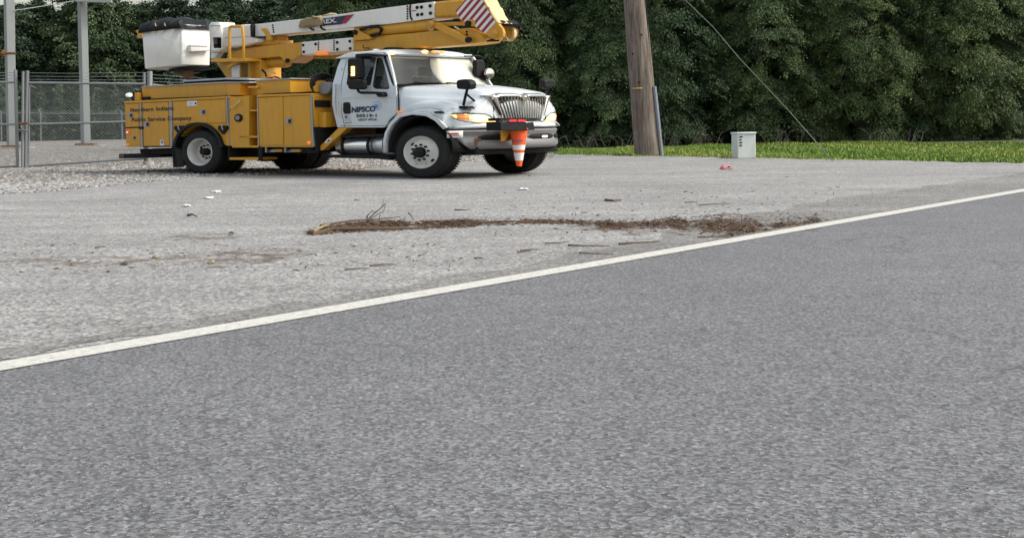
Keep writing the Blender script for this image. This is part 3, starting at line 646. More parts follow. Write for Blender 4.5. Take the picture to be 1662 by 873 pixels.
sticker([(114, 481), (150, 480), (151, 486), (115, 487)], A3, yc-.011, 'print_white')
p = T(A3((308, 386))[0], yc); mb = MB(); mb.lathe([(-.004, .1), (-.008, .1)], (p.x, yc, p.z), n=36); a = mb.build('logo_disc', M['swirl'], truck)
mb = MB()
for k in range(9):
    a_ = 2*math.pi*k/9; mb.prism([(p.x+K*r*math.cos(a_+da), yc-.012, p.z-.02+r*math.sin(a_+da)) for r, da in ((.01, 0), (.03, -.25), (.05, .1), (.03, .3))], (0, .003, 0))
mb.build('logo_star', 'print_blue', truck)
text('lettering', 'NIPSCO', (570.2, 182.8), (609.2, 180.8), 8.6, yc-.012, 'print_navy', truck, bold=.045, shear=.12)
text('lettering', '50519-1', (578.0, 190.6), (611.0, 190.0), 4.9, yc-.010, 'print_black', truck, bold=.035, spacing=1.1)
text('lettering', 'USDOT 497216', (581.2, 196.4), (611.0, 195.9), 3.7, yc-.010, 'print_black', truck, bold=.02)
# interior
mb = MB(); mb.box((5.6, .35, 1.5), (6.0, W-.35, 1.84)); mb.build('dashboard', 'interior', truck, bevel=.06)
for y in (.6, 2.3):
    mb = MB(); mb.box((4.75, y, 1.25), (5.4, y+.7, 1.45)); mb.box((4.6, y, 1.4), (4.8, y+.7, 2.1)); mb.box((4.6, y+.2, 2.12), (4.75, y+.5, 2.32)); mb.build('seat', 'interior', truck, bevel=.05)
mb = MB(); mb.tube([(5.55+.1*math.sin(a_), 2.65+.28*math.cos(a_), 1.9+.18*math.sin(a_)) for a_ in [2*math.pi*i/24 for i in range(25)]], .018); mb.build('steering_wheel', 'interior', truck)
# roof lamps, beacon, antenna
for c in ((636, 86), (689, 84), (704, 84.8), (717, 85.2)):
    p = FX(c, 5.72); mb = MB(); mb.add([], []); mb.lathe([(0, .055), (.03, .05), (.06, .02), (.062, .001)], (p.x, p.y, p.z-.005), axis='x', sx=1.5, n=16); mb.v = [(v[0], v[1], p.z+(v[2]-p.z)*.55) for v in mb.v]; mb.build('roof_marker', 'amber_led' if c[0] < 690 else 'amber', truck)
mb = MB(); mb.side(A6((1268, 520), (1275, 500), (1288, 497), (1300, 508), (1330, 522)), .7, .85); mb.build('roof_fin', 'white', truck, bevel=.01)
mb = MB(); mb.side([(620, 83.5), (621, 79), (625, 77), (637, 77), (641, 79.5), (642, 83.5)], 1.2, 1.6); mb.build('roof_beacon', 'black', truck, bevel=.02)

# hood (one continuous surface), mirrored about the centre line
IT = lambda x, xs, ys: float(np.interp(x, xs, ys))
def yn(x): return IT(x, [6.16, 6.35, 6.6, 6.8, 7.56, 7.70, 7.78, 7.87], [.25, .2, .1, .06, .06, .20, .30, .45])
def xmax(y):
    d = min(y, W-y); return IT(d, [.06, .12, .20, .30, .45, .62, .82, 1.1, 1.4, 1.785], [7.56, 7.63, 7.70, 7.78, 7.87, 7.94, 8.0, 8.05, 8.08, 8.10])
def hz(x, d):        # d: distance inwards from the outer edge of the fender
    zt = IT(x, [6.1, 6.6, 7.0, 7.4, 7.7, 7.9, 8.05, 8.1], [1.86, 1.85, 1.83, 1.785, 1.73, 1.67, 1.60, 1.58])
    cr = IT(x, [6.1, 6.6, 7.4, 7.9, 8.1], [1.64, 1.61, 1.575, 1.52, 1.50])
    f = IT(x, [6.16, 6.35, 6.5, 6.64, 6.85, 7.08, 7.3, 7.5, 7.7, 7.9, 8.1], [1.30, 1.34, 1.42, 1.47, 1.515, 1.53, 1.515, 1.475, 1.41, 1.35, 1.33])
    return IT(d, [0, .03, .08, .16, .34, .46, .53, .62, .75, .95, 1.3, 1.8], [f-.16, f-.08, f-.03, f, f-.015, max(f-.03, 1.40), cr-.03, cr+.01, (cr+zt)/2+.06, zt-.015, zt+.01, zt+.025])
rows = []
dl = [0, .015, .03, .055, .08, .12, .16, .25, .34, .40, .46, .5, .53, .57, .62, .68, .75, .85, .95, 1.12, 1.3, 1.55]
U = [0, .06, .12, .18, .24, .32, .4, .5, .6, .7, .78, .84, .89, .93, .96, .985, 1]
for d in dl+[None]+dl[::-1]:
    r = []
    for u in U:
        dd = 1.72 if d is None else d; yb = .06+dd; xm = xmax(yb); x = 6.13+(xm-6.13)*u
        cw_ = IT(x, [6.14, 7.35], [0, 1]); cw_ = cw_*cw_*(3-2*cw_)
        sq = .06+IT(dd, [0, .16, .34, .46, .57, .68, .85, 1.12, 1.55, 1.8], [.18, .19, .195, .20, .215, .25, .40, .85, 1.45, 1.8])
        yy = sq*(1-cw_)+yb*cw_ if dd > .16 else max(yb, yn(x)+dd*.9)*1.0
        if dd <= .16: yy = min(yy, sq*(1-cw_)+yb*cw_) if x < 6.6 else yb+max(0, yn(x)-.06)*(1-dd/.16)
        z = hz(x, dd)-.06*max(0, (u-.93)/.07)**2
        mir = d is not None and len(rows) > len(dl)
        r.append((x, (W-yy) if mir else (W/2 if d is None else yy), z))
    rows.append(r)
mb = MB(); mb.grid(rows); hood = mb.build('hood', 'white', truck, smooth=50, thick=.012)
edge_n = rows[0]; 
arch_px = A3((352, 672), (354, 620), (365, 565), (400, 497), (450, 452), (530, 434), (620, 441), (680, 471), (735, 525))
ax_, az_ = zip(*[(T(p, .05).x, T(p, .05).z) for p in arch_px])
def zbot(x): return IT(x, ax_, az_) if x < 7.6 else .96
# fender skirt + nose wall follow the hood edge
path = [Vector(p) for p in rows[0]]+[Vector(r[-1]) for r in rows[1:len(rows)//2+1]]
sk = []
for p in path:
    zb = zbot(p.x); z1 = p.z; n_ = 6
    sk.append([(p.x+(.03 if p.x > 7.7 else 0)*math.sin(math.pi*k/n_), p.y-(.02 if p.x < 7.7 else .0)*math.sin(math.pi*k/n_), z1+(zb-z1)*k/n_) for k in range(n_+1)])
mb = MB(); mb.grid(sk); mb.grid([[(q[0], W-q[1], q[2]) for q in r] for r in sk]); mb.build('fender', 'white', truck, smooth=50, thick=.012)
# wheel arch lip with its lower rear skirt
lip_o = A3((352, 672), (354, 600), (366, 548), (398, 486), (446, 440), (530, 424), (622, 431), (690, 462), (745, 520))
lip_i = A3((365, 676), (367, 604), (378, 556), (408, 502), (456, 456), (532, 440), (616, 448), (672, 478), (722, 530))
for far in (0, 1):
    rr = []
    for a_, b_ in zip(lip_o, lip_i):
        a3, b3 = T(a_, .02), T(b_, .02)
        q = [(a3.x, .03, a3.z), (a3.x, .0, a3.z-.01), (b3.x, .0, b3.z), (b3.x, .25, b3.z)]
        rr.append([(v[0], W-v[1] if far else v[1], v[2]) for v in q])
    mb = MB(); mb.grid(rr); mb.build('arch_lip', 'white', truck, smooth=60, thick=.012)
mb = MB(); 
for far in (0, 1):
    rr = []
    for i in range(21):
        a_ = math.radians(-5+190*i/20); x, z = XF+.60*K*math.cos(a_)*.98, R_+.05+.66*math.sin(a_)
        rr.append([(x, (W-y) if far else y, z) for y in ((.3 if far else .05), .7)])
    mb.grid(rr); y_ = .7 if not far else W-.7
    mb.add([(5.9, y_, .5), (7.7, y_, .5), (7.7, y_, 1.3), (5.9, y_, 1.3)], [(0, 1, 2, 3)])
mb.build('wheel_liner', 'chassis', truck, thick=.01)
# fender marker, hood latch, small badge
mb = MB(); mb.side(rounded(A3((430, 420), (456, 416), (461, 428), (432, 432)), 1), .2, .25); mb.build('side_marker', 'marker_lens', truck)
mb = MB(); mb.side(rounded(A3((660, 423), (690, 420), (714, 424), (714, 433), (662, 432)), 1), -.0, .06); mb.build('hood_latch', 'black', truck, bevel=.008)

# nose details -------------------------------------------------------
def nose(y, z, out=.0):
    x = xmax(y)+out; return Vector((x, y, z))
gy0, gy1 = 1.02, W-1.02
def gx(y): return 8.085+.05*math.sin(math.pi*(y-.9)/(W-1.8))
# chrome frame: tapered surround
def ztop(y): t_ = abs(y-W/2)/(W/2-1.0); return 1.60+.0*t_-.03*max(0, t_-.85)/.15 + (-.045*max(0, 1-t_*5) if t_ < .2 else 0)
mb = MB(); rr = []
ys = np.linspace(.86, W-.86, 31)
for y in ys: 
    rr.append([(gx(y)-.10, y, ztop(y)+.05), (gx(y)-.0, y, ztop(y)+.035), (gx(y)+.03, y, ztop(y)-.0), (gx(y)+.02, y, ztop(y)-.035)])
mb.grid(rr); mb.build('grille_surround', 'chrome', truck, smooth=60, thick=.008)
for sgn in (0, 1):
    rr = []
    for i in range(13):
        u = i/12; z = 1.60-.55*u; yo = .72+.38*u**.8; yi = 1.00+.24*u
        r = [(gx(yo)-.16+.0*u, yo, z), (gx(yo)-.02, yo+.06, z), (gx(yi)+.03, (yo+yi)/2+.02, z), (gx(yi)+.03, yi-.02, z), (gx(yi)-.02, yi+.02, z)]
        rr.append([(v[0], W-v[1] if sgn else v[1], v[2]) for v in r])
    mb = MB(); mb.grid(rr); mb.build('grille_cheek', 'chrome', truck, smooth=60, thick=.008)
mb = MB(); mb.grid([[(gx(y)-.04, y, z) for z in (1.08, 1.58)] for y in np.linspace(.95, W-.95, 15)]); mb.build('grille_backing', 'chassis', truck, thick=.02)
for k in range(17):
    t_ = k/16; yt = 1.03+(W-2.06)*t_; ybm = 1.24+(W-2.42)*t_
    zt_ = ztop(yt)-.03
    mb = MB(); a3 = Vector((gx(yt)+.0, yt, zt_)); b3 = Vector((gx(ybm)+.0, ybm, 1.11))
    wv = .0095
    mb.add([a3+Vector((0, -wv, 0)), a3+Vector((.035, 0, 0)), a3+Vector((0, wv, 0)), b3+Vector((0, -wv, 0)), b3+Vector((.045, 0, 0)), b3+Vector((0, wv, 0))], [(0, 1, 4, 3), (1, 2, 5, 4), (0, 3, 5, 2), (0, 2, 1), (3, 4, 5)])
    mb.build('grille_bar', 'chrome', truck, smooth=0)
mb = MB(); c = Vector((gx(W/2)+.06, W/2, 1.555))
dia = [(0, 1.0), (1.3, 0), (0, -1.0), (-1.3, 0)]
for s0, s1, xo in ((.085, .06, 0),):
    for i in range(4):
        a2, b2 = dia[i], dia[(i+1) % 4]
        mb.prism([c+Vector((0, a2[0]*s0, a2[1]*s0)), c+Vector((0, b2[0]*s0, b2[1]*s0)), c+Vector((0, b2[0]*s1, b2[1]*s1)), c+Vector((0, a2[0]*s1, a2[1]*s1))], (.02, 0, 0))
mb.prism([c+Vector((0, -.07, .012)), c+Vector((0, .07, -.03)), c+Vector((0, .07, -.045)), c+Vector((0, -.07, -.002))], (.02, 0, 0)); mb.build('emblem', 'chrome', truck, smooth=0)
# headlights wrap round the corners
def wrapstrip(name, pts, out, mat, far, parent=None, thick=.012):
    """pts: (y, ztop, zbot) along the nose outline"""
    rr = []
    for y, zt_, zb_ in pts:
        x = xmax(y)+.025+out; rr.append([(x-.012, (W-y) if far else y, zt_), (x+.012, (W-y) if far else y, (zt_+zb_)/2), (x, (W-y) if far else y, zb_)])
    mb = MB(); mb.grid(rr); return mb.build(name, mat, parent or truck, smooth=60, thick=thick)
for far in (0, 1):
    hl = [(.15, 1.235, 1.22), (.19, 1.25, 1.18), (.25, 1.255, 1.145), (.36, 1.255, 1.115), (.5, 1.25, 1.095), (.63, 1.245, 1.085), (.76, 1.235, 1.08), (.86, 1.20, 1.078), (.95, 1.14, 1.078), (1.01, 1.09, 1.08)]
    h = wrapstrip('headlight', hl, 0, 'head_lens', far)
    wrapstrip('turn_signal', [(.22, 1.235, 1.17), (.28, 1.24, 1.145), (.34, 1.235, 1.13), (.42, 1.22, 1.125)], .012, 'marker_lens', far, h)
    wrapstrip('reflector', [(.5, 1.225, 1.11), (.6, 1.225, 1.105), (.7, 1.215, 1.1), (.76, 1.2, 1.1)], .012, 'amber_led', far, h)
    fr = [(y, b_-.0, b_-.022) for y, a_, b_ in hl]; wrapstrip('lamp_trim', fr, .006, 'chrome', far, h)
    wrapstrip('lamp_trim', [(y, a_+.016, a_) for y, a_, b_ in hl], .004, 'chassis', far, h, .008)
# bumper
def bpath(y):
    d = min(y, W-y); return IT(d, [.03, .06, .15, .35, .7, 1.2, 1.785], [7.62, 7.85, 8.02, 8.12, 8.19, 8.24, 8.26])
by = [.05, .09, .13, .19, .26, .34, .43, .53, .66, .82, 1.0, 1.2, 1.4, 1.6, 1.785]
bx = [7.50, 7.58, 7.64, 7.71, 7.77, 7.83, 7.89, 7.95, 8.02, 8.09, 8.145, 8.19, 8.22, 8.245, 8.26]
bx[0] = T(A4((48, 545))[0], .05).x; bx[1] = max(bx[1], bx[0]+.03)
path = list(zip(bx, by))+[(x, W-y) for x, y in list(zip(bx, by))[::-1][1:]]
def brow(x, y, i):
    k_ = min(1, max(0, (8.05-x)/.3))*.75; nx, ny = 1-k_*.5, (-1 if y < W/2 else 1)*k_
    z0 = .56; z1 = .935; xin = max(0, (7.9-x))
    z0 = .565+ (0 if x > 7.8 else 0)
    prof = [(0, z1), (.03, z1-.03), (.0, z1-.09), (-.01, .78), (.035, .72), (.045, .64), (.02, z0)]
    r = []; far = y > W/2
    for o_, z in prof:
        xl = bx[0]+(.93-z)/.37*.30; X, Y = x, y
        if X < xl: X = xl; Y = float(np.interp(xl, bx, by)); Y = W-Y if far else Y
        r.append((X+nx*o_, Y+ny*o_, z))
    return r
mb = MB(); mb.grid([brow(x, y, i) for i, (x, y) in enumerate(path)]); bump = mb.build('bumper', 'bumper', truck, smooth=60, thick=.012)
def bstrip(name, y0, y1, z0, z1, out, mat, taper=True):
    rr = []
    for i in range(13):
        u = i/12; y = y0+(y1-y0)*u; h = 1-(max(0, abs(2*u-1)-.6)/.4)**2*.75 if taper else 1
        x = float(np.interp(min(y, W-y), by, bx))+out; zc = (z0+z1)/2; rr.append([(x, y, zc+(z1-zc)*h), (x, y, zc+(z0-zc)*h)])
    mb = MB(); mb.grid(rr); return mb.build(name, mat, truck, thick=.006)
bstrip('bumper_slot', .55, 1.45, .735, .835, .035, 'chassis'); bstrip('bumper_slot', 1.75, 2.75, .735, .835, .035, 'chassis'); bstrip('bumper_slot', 2.9, 3.3, .72, .83, .035, 'chassis')
bstrip('fog_lamp', 2.2, 2.45, .75, .80, .05, 'white_lens')
rr = []
for x, y in path:
    k = 1 if x > 7.7 else 0
    rr.append([(x-.05*k, y+(.02 if y < W/2 else -.02), .965), (x-.05*k, y+(.02 if y < W/2 else -.02), .93)])
mb = MB(); mb.grid(rr); mb.build('bumper_gap', 'chassis', truck, thick=.02)
# white valance above the bumper, under the grille
rr = []
for x, y in path[3:-3]: rr.append([(x-.02, y, .965), (x-.0, y, 1.0), (x-.03, y, 1.05), (x-.10, y, 1.085)])
mb = MB(); mb.grid(rr); mb.build('nose_valance', 'white', truck, smooth=60, thick=.012)
mb = MB(); mb.grid([[(gx(y)+.02, y, 1.085), (gx(y)+.05, y, 1.10), (gx(y)+.0, y, 1.125)] for y in np.linspace(1.1, W-1.1, 15)]); mb.build('grille_sill', 'chrome', truck, thick=.01)
# bumper sticker, rust stain
rr = []; rr2 = []
st = [FX(p, 8.0) for p in A4((98, 548), (218, 543), (218, 582), (98, 586))]
sa, sb_ = T(A4((98, 565))[0], .02), T(A4((216, 563))[0], .10)
pn = [(7.60, .09), (7.65, .13), (7.71, .18), (7.77, .24), (7.82, .31)]
mb = MB(); mb.grid([[(x+.045, y-.045, .925), (x+.045, y-.045, .79)] for x, y in pn]); a = mb.build('bumper_sticker', 'print_white', truck, thick=.004)
mb = MB(); mb.grid([[(x+.052, y-.052, .89), (x+.052, y-.052, .862)] for x, y in pn[:-1]]); mb.grid([[(x+.052, y-.052, .85), (x+.052, y-.052, .835)] for x, y in pn[1:-1]]); mb.build('print', 'red_print', a)
# lower valance dark underside behind bumper
mb = MB(); mb.box((7.5, .5, .45), (8.0, W-.5, .62)); mb.build('underside', 'chassis', truck, bevel=.03)

# tank and steps
pc = T(A3((100, 633))[0], .25); r_ = .205
xa, xb = T(A3((50, 633))[0], .3).x, T(A3((272, 633))[0], .3).x
mb = MB(); mb.lathe([(0, .001), (0, r_*.75), (.03, r_*.93), (.08, r_), (xb-xa, r_)], (xa, .5, pc.z), axis='x', sx=1.2, n=32); tank = mb.build('fuel_tank', 'polished', truck, smooth=50)
for x in (104, 262):
    q = T(A3((x, 633))[0], .3).x; mb = MB(); mb.lathe([(0, r_+.012), (.07, r_+.012)], (q-.03, .5, pc.z), axis='x', sx=1.2, n=32); mb.build('strap', 'chassis', tank)
xc_ = T(A3((275, 633))[0], .3).x; xd_ = T(A3((356, 633))[0], .3).x
mb = MB(); mb.lathe([(0, r_*.7), (.05, r_*.92), (.25, r_*1.05), (xd_-xc_, r_*1.1)], (xc_, .5, pc.z+.01), axis='x', sx=1.2, n=32); mb.build('exhaust_canister', 'alu', truck, smooth=50)
mb = MB(); mb.side(A3((55, 572), (300, 560), (355, 562), (355, 578), (55, 584)), .2, .75); mb.side(A3((-2, 690), (355, 690), (395, 706), (395, 722), (300, 714), (-2, 706)), .2, .8); mb.build('running_board', 'chassis', truck, bevel=.01)
mb = MB(); mb.side(A3((75, 522), (375, 518), (360, 570), (300, 575), (60, 575)), .85, .95); mb.build('cab_underside', 'chassis', truck)
mb = MB(); mb.side(A3((128, 525), (305, 523), (300, 560), (110, 562)), .75, .8); mb.build('tank_bracket', 'rust', truck)
mb = MB(); mb.side(A3((310, 565), (330, 560), (336, 575), (310, 580)), .4, .5); mb.build('tank_cap', 'steel', truck)

# mirrors
mb = MB(); mb.side(rounded(A3((126, 96), (208, 94), (214, 150), (214, 222), (128, 228)), 4), .02, .14); mir = mb.build('side_mirror', 'black', truck, bevel=.03)
mb = MB(); mb.side(rounded(A3((128, 226), (224, 222), (226, 280), (212, 288), (140, 286), (130, 278)), 5), .0, .14); mb.build('convex_mirror', 'black', mir, bevel=.03)
for k, z in enumerate((150, 163, 176, 189, 198)):
    mb = MB(); mb.side(rounded(A3((151, z-5), (169, z-5), (169, z+5), (151, z+5)), 1), .0, .03); mb.build('signal_led', 'amber_led', mir)
mb = MB(); mb.tube([T(p, .08) for p in A3((192, 285), (198, 300), (212, 307), (320, 308))], .028); mb.build('mirror_arm', 'black', mir)
mb = MB(); mb.side(rounded(A3((302, 302), (338, 302), (347, 328), (322, 336), (304, 322)), 2), .1, .25); mb.build('mirror_mount', 'black', mir, bevel=.01)
mb = MB(); mb.side(rounded(A3((176, 70), (250, 64), (310, 72), (314, 78), (260, 84), (215, 84), (200, 92), (178, 96)), 2), .1, .42); mb.build('upper_mirror_arm', 'black', mir, bevel=.02)
# far side mirror: x near the far door
def blob(name, fn, q, x, d, mat, parent=None, r=3, bev=.03):
    mb = MB(); mb.prism([FX(p, x) for p in rounded(fn(*q), r)], (d, 0, 0)); return mb.build(name, mat, parent or truck, bevel=bev)
mf = blob('side_mirror', A4, [(240, 104), (285, 102), (294, 120), (297, 206), (248, 212), (238, 200)], 6.0, -.12, 'black')
p = FX(A4((312, 190))[0], 6.05); mb = MB(); mb.lathe([(0, .001), (.02, .07), (.06, .11), (.12, .125), (.16, .11), (.18, .001)], (p.x-.1, p.y, p.z), axis='x', sx=1.25, n=24); mb.build('round_mirror', 'chrome', mf)
mb = MB(); mb.tube([FX(q, 5.9) for q in A4((165, 82), (262, 82), (276, 90), (280, 106))], .015); mb.tube([FX(q, 5.95) for q in A4((262, 210), (268, 222), (300, 226), (298, 250))], .03); mb.build('mirror_arm', 'black', mf)
# hood mirrors
hm = MB(); hm.side(rounded(A4((113, 228), (170, 222), (192, 232), (200, 252), (196, 280), (176, 288), (118, 284), (112, 262)), 4), .28, .5); hmo = hm.build('hood_mirror', 'black', truck, bevel=.04, seg=3)
mb = MB(); mb.tube([T(p, .4) for p in A4((184, 285), (172, 330), (160, 385))], .028); mb.tube([T(A4((182, 318))[0], .4), T(A4((225, 355))[0], .6), T(A4((262, 388))[0], .85)], .022)
mb.side(rounded(A4((126, 396), (140, 388), (175, 388), (190, 402), (186, 407), (130, 405)), 1), .3, .5); mb.side(A4((248, 378), (268, 384), (268, 391), (246, 388)), .8, .9); mb.build('mirror_stand', 'black', hmo)
xh = 7.55
hf = blob('hood_mirror', A4, [(622, 232), (640, 223), (680, 224), (692, 240), (694, 262), (684, 276), (640, 286), (622, 275)], xh, .16, 'black', bev=.04)
mb = MB(); mb.tube([FX(q, xh+.05) for q in A4((672, 276), (668, 320), (662, 372))], .028); mb.build('mirror_stand', 'black', hf)
# cone rack on the bumper
mb = MB(); 
def ff(q, x, d, name, mat, parent=None, fn=A4, bevel=0):
    mb = MB(); mb.prism([FX(p, x) for p in fn(*q)], (d, 0, 0)); return mb.build(name, mat, parent or truck, bevel=bevel)
rack = ff([(388, 486), (480, 482), (548, 486), (560, 540), (390, 540)], 8.72, -.36, 'cone_rack', 'black', bevel=.015)
ff([(540, 492), (592, 488), (596, 512), (598, 536), (550, 538)], 8.66, -.06, 'rack_arm', 'chassis', rack)
ff([(386, 462), (600, 462), (640, 470), (600, 478), (388, 480)], 8.66, -.30, 'rack_bar', 'chassis', rack)
ff([(440, 474), (480, 472), (482, 484), (442, 486)], 8.73, .02, 'rack_lamp', 'red_lens', rack); ff([(494, 472), (540, 474), (542, 484), (494, 486)], 8.73, .02, 'rack_lamp', 'red_lens', rack)
ff([(388, 542), (446, 542), (444, 548), (412, 602), (390, 605)], 8.34, .02, 'rack_plate', 'yellow', rack)
ff([(446, 543), (446, 602), (412, 603)], 8.335, .015, 'rack_plate', 'rust', rack)
ff([(225, 590), (262, 585), (268, 600), (245, 612), (240, 640), (228, 640)], 8.16, .015, 'tow_hook', 'rust', rack)

# boom ------------------------------------------------------------------
YB0, YB1 = 1.45, 2.1
mb = MB(); mb.side(A6((8, 620), (142, 610), (146, 805), (10, 812)), 1.45, 2.1); mb.build('turret', 'yellow', truck, bevel=.015)
mb = MB(); mb.side(A5((880, 640), (990, 625), (1210, 625), (1215, 800), (990, 800), (960, 760)), 1.3, 2.25); tb = mb.build('turret_base', 'yellow_worn', truck, bevel=.01)
mb = MB(); mb.side(A5((1035, 665), (1112, 660), (1116, 785), (1036, 785)), 1.28, 1.30); mb.build('notice_plate', 'print_white', tb)
mb = MB()
for k in range(7): mb.side(A5((1128, 650+k*20), (1190, 648+k*20), (1190, 656+k*20), (1128, 658+k*20)), 1.27, 1.3)
mb.build('louvres', 'chassis', tb)
mb = MB(); mb.side(A5((985, 690), (1005, 690), (1080, 640), (1100, 625), (1060, 625), (990, 668)), 1.1, 1.2); mb.build('gusset', 'yellow', truck)
mb = MB(); mb.side(A5((820, 604), (880, 596), (1172, 592), (1174, 622), (1080, 628), (822, 632)), 1.0, 1.5); mb.build('access_step', 'yellow', truck, bevel=.01)
mb = MB(); mb.tube([T(p, 1.05) for p in rounded(A5((1020, 598), (1012, 420), (1016, 272), (1144, 270), (1155, 400), (1160, 620)), 3)], .036, 8); mb.build('handrail', 'yellow', truck)
for q, mt in ((((195, 772), (240, 790), (300, 780), (345, 800)), 'rust'), (((200, 785), (250, 775), (300, 795)), 'marker_lens'), (((228, 708), (292, 748)), 'cream'), (((150, 700), (190, 740), (210, 800)), 'black')):
    mb = MB(); mb.tube([T(p, 1.5) for p in A6(*q)], .022, 6); mb.build('hydraulic_line', mt, truck)
# lower boom
mb = MB(); mb.side(A6((-70, 500), (60, 478), (250, 456), (556, 430), (558, 560), (432, 640), (400, 638), (340, 578), (200, 590), (-60, 615), (-200, 600), (-200, 550)), 1.5, 2.05); lb = mb.build('lower_boom', 'yellow', truck, bevel=.02)
mb = MB(); mb.side(A6((95, 412), (248, 408), (250, 455), (330, 440), (330, 372), (215, 380), (130, 290), (185, 285), (250, 375), (330, 370), (330, 440), (95, 470)), 1.4, 1.5); mb.v = []; mb.f = []
mb.side(A6((95, 412), (328, 405), (330, 448), (95, 468)), 1.55, 2.0); mb.side(A6((140, 292), (188, 288), (225, 350), (240, 410), (198, 412), (196, 360)), 1.4, 1.5); mb.side(A6((225, 352), (322, 360), (330, 408), (200, 412)), 1.6, 1.9); mb.build('boom_rest', 'yellow', truck, bevel=.01)
mb = MB(); mb.side(A6((-95, 470), (95, 412), (96, 466), (60, 480), (-60, 505)), 1.6, 2.0); mb.build('boom_knuckle', 'yellow', truck, bevel=.02)
mb = MB(); mb.side(A6((552, 428), (1072, 380), (1078, 518), (575, 566), (556, 560)), 1.46, 2.09); ins = mb.build('boom_insulator', 'fibre', truck, bevel=.03)
for x, y in ((574, 460), (580, 528), (700, 449), (918, 432), (920, 502), (1046, 420), (1050, 494)):
    disc('bolt', (x, y), .032, 1.45, 'chassis', ins, A6, .01)
for x in (728, 886):
    for k in range(5): disc('rivet', (x, (436 if x < 800 else 412)+k*23), .018, 1.455, 'chassis', ins, A6, .006)
seam([(728, 415), (732, 515)], A6, 1.458, .005, 'insulator_joint', 'steel'); seam([(884, 400), (890, 520)], A6, 1.458, .005, 'insulator_joint', 'steel')
lbf = A7((-294, 417), (-160, 405), (0, 362), (300, 338), (520, 312), (740, 298), (880, 286), (1020, 352), (1092, 392), (1030, 412), (1024, 430), (840, 456), (400, 484), (130, 505), (0, 512), (-160, 518), (-294, 524))
mb = MB(); mb.side(lbf, 1.5, 2.05); lb2 = mb.build('lower_boom', 'yellow', truck, bevel=.02)
mb = MB(); mb.side(A7((742, 300), (880, 286), (1000, 350), (1024, 372), (1022, 428), (845, 452), (745, 340)), 1.44, 1.5); mb.build('boom_cheek', 'yellow', lb2, bevel=.01)
for c in ((745, 325), (858, 325), (860, 352)): disc('bolt', c, .02, 1.435, 'chassis', lb2, A7, .01)
mb = MB(); mb.side(A6((1078, 415), (1090, 320), (1120, 308), (1160, 320), (1268, 382), (1250, 402)), 1.42, 1.5); br_ = mb.build('cylinder_bracket', 'yellow', lb2, bevel=.01); disc('pin', (1106, 330), .055, 1.42, 'chassis', lb2, A6, .03)
mb = MB(); mb.side(A7((430, 222), (525, 208), (530, 262), (500, 280), (470, 250), (425, 240)), 1.5, 1.6); mb.build('cylinder_clevis', 'yellow', lb2, bevel=.01)
def cyl(name, a, b, fn, y, r, mat, parent=truck, n=18):
    mb = MB(); mb.tube([T(fn(a)[0], y), T(fn(b)[0], y)], r, n); return mb.build(name, mat, parent)
cyl('lift_cylinder', (-250, 330), (490, 258), A7, 1.6, .13, 'yellow'); disc('pin', (505, 252), .07, 1.46, 'chassis', truck, A7, .03)
cyl('tilt_cylinder', (125, 645), (420, 628), A6, 1.75, .13, 'yellow'); disc('pin', (418, 615), .05, 1.48, 'chassis', truck, A6, .03)
cyl('leveling_cylinder', (690, 582), (1000, 580), A6, 1.8, .04, 'yellow_worn')
mb = MB(); mb.tube([T(p, 1.42) for p in A6((1150, 300), (1200, 295), (1260, 272), (1330, 268), (1368, 300), (1350, 345), (1260, 360))], .035, 8); mb.build('hydraulic_hose', 'black', truck)
mb = MB(); mb.side(rounded(A6((1160, 300), (1200, 285), (1250, 278), (1240, 300), (1190, 306)), 2), 1.4, 1.5); mb.build('hose_wrap', 'tan', truck, bevel=.01)
cyl('link_bar', (545, 262), (860, 410), A7, 1.36, .11, 'yellow'); bpy.data.objects.remove(bpy.data.objects['link_bar'])
mb = MB(); mb.side(A7((530, 235), (570, 232), (850, 375), (880, 385), (880, 430), (845, 436), (800, 420), (525, 285)), 1.34, 1.42); mb.build('link_bar', 'yellow', truck, bevel=.012)
mb = MB(); mb.side(A7((560, 228), (850, 222), (850, 262), (620, 268), (600, 250)), 1.5, 1.6); mb.build('link_bar', 'yellow', truck, bevel=.012)
disc('pin', (885, 408), .06, 1.34, 'chassis', truck, A7, .06); disc('pin', (500, 248), .075, 1.34, 'yellow_worn', truck, A7, .06)
seam([(735, 275), (785, 300)], A7, 1.45, .02, 'link_rod', 'alu')
for q in ([(170, 505), (215, 500), (230, 580), (180, 575)],): pass
mb = MB(); mb.side(rounded(A6((690, 520), (785, 515), (790, 560), (695, 566)), 2), 1.30, 1.44); mb.build('clearance_lamp', 'marker_lens', truck, bevel=.02)
mb = MB(); mb.tube([T(p, 1.4) for p in A6((1178, 452), (1185, 490), (1240, 488), (1236, 515), (1190, 515))], .015, 6); mb.build('hose_clip', 'rust', truck)
# upper boom
mb = MB(); ub_t = A6((60, 255), (1434, 80)); 
ub = A6((62, 252), (560, 195), (1000, 140), (1434, 79))+A7((525, 20), (525, 186))+A6((1434, 246), (1000, 285), (560, 330), (330, 350), (82, 378), (52, 350), (46, 290))
mb.side(rounded(ub, 1.2), 1.45, 2.05); ubo = mb.build('upper_boom', 'fibre', truck, bevel=.09, seg=4, smooth=60)
mb = MB(); mb.side(A5((925, 275), (1160, 250), (1236, 250), (1236, 370), (1290, 385), (1296, 432), (1160, 470), (948, 492)), 1.35, 2.15); mb.build('boom_tip_cover', 'fibre', ubo, bevel=.05, seg=3)
seam([(925, 388), (1225, 372)], A5, 1.34, .006, 'cover_joint', 'steel')
mb = MB(); mb.side(A5((1222, 256), (1236, 250), (1236, 368), (1290, 382), (1228, 376)), 1.33, 1.5); mb.build('cover_seal', 'chassis', truck)
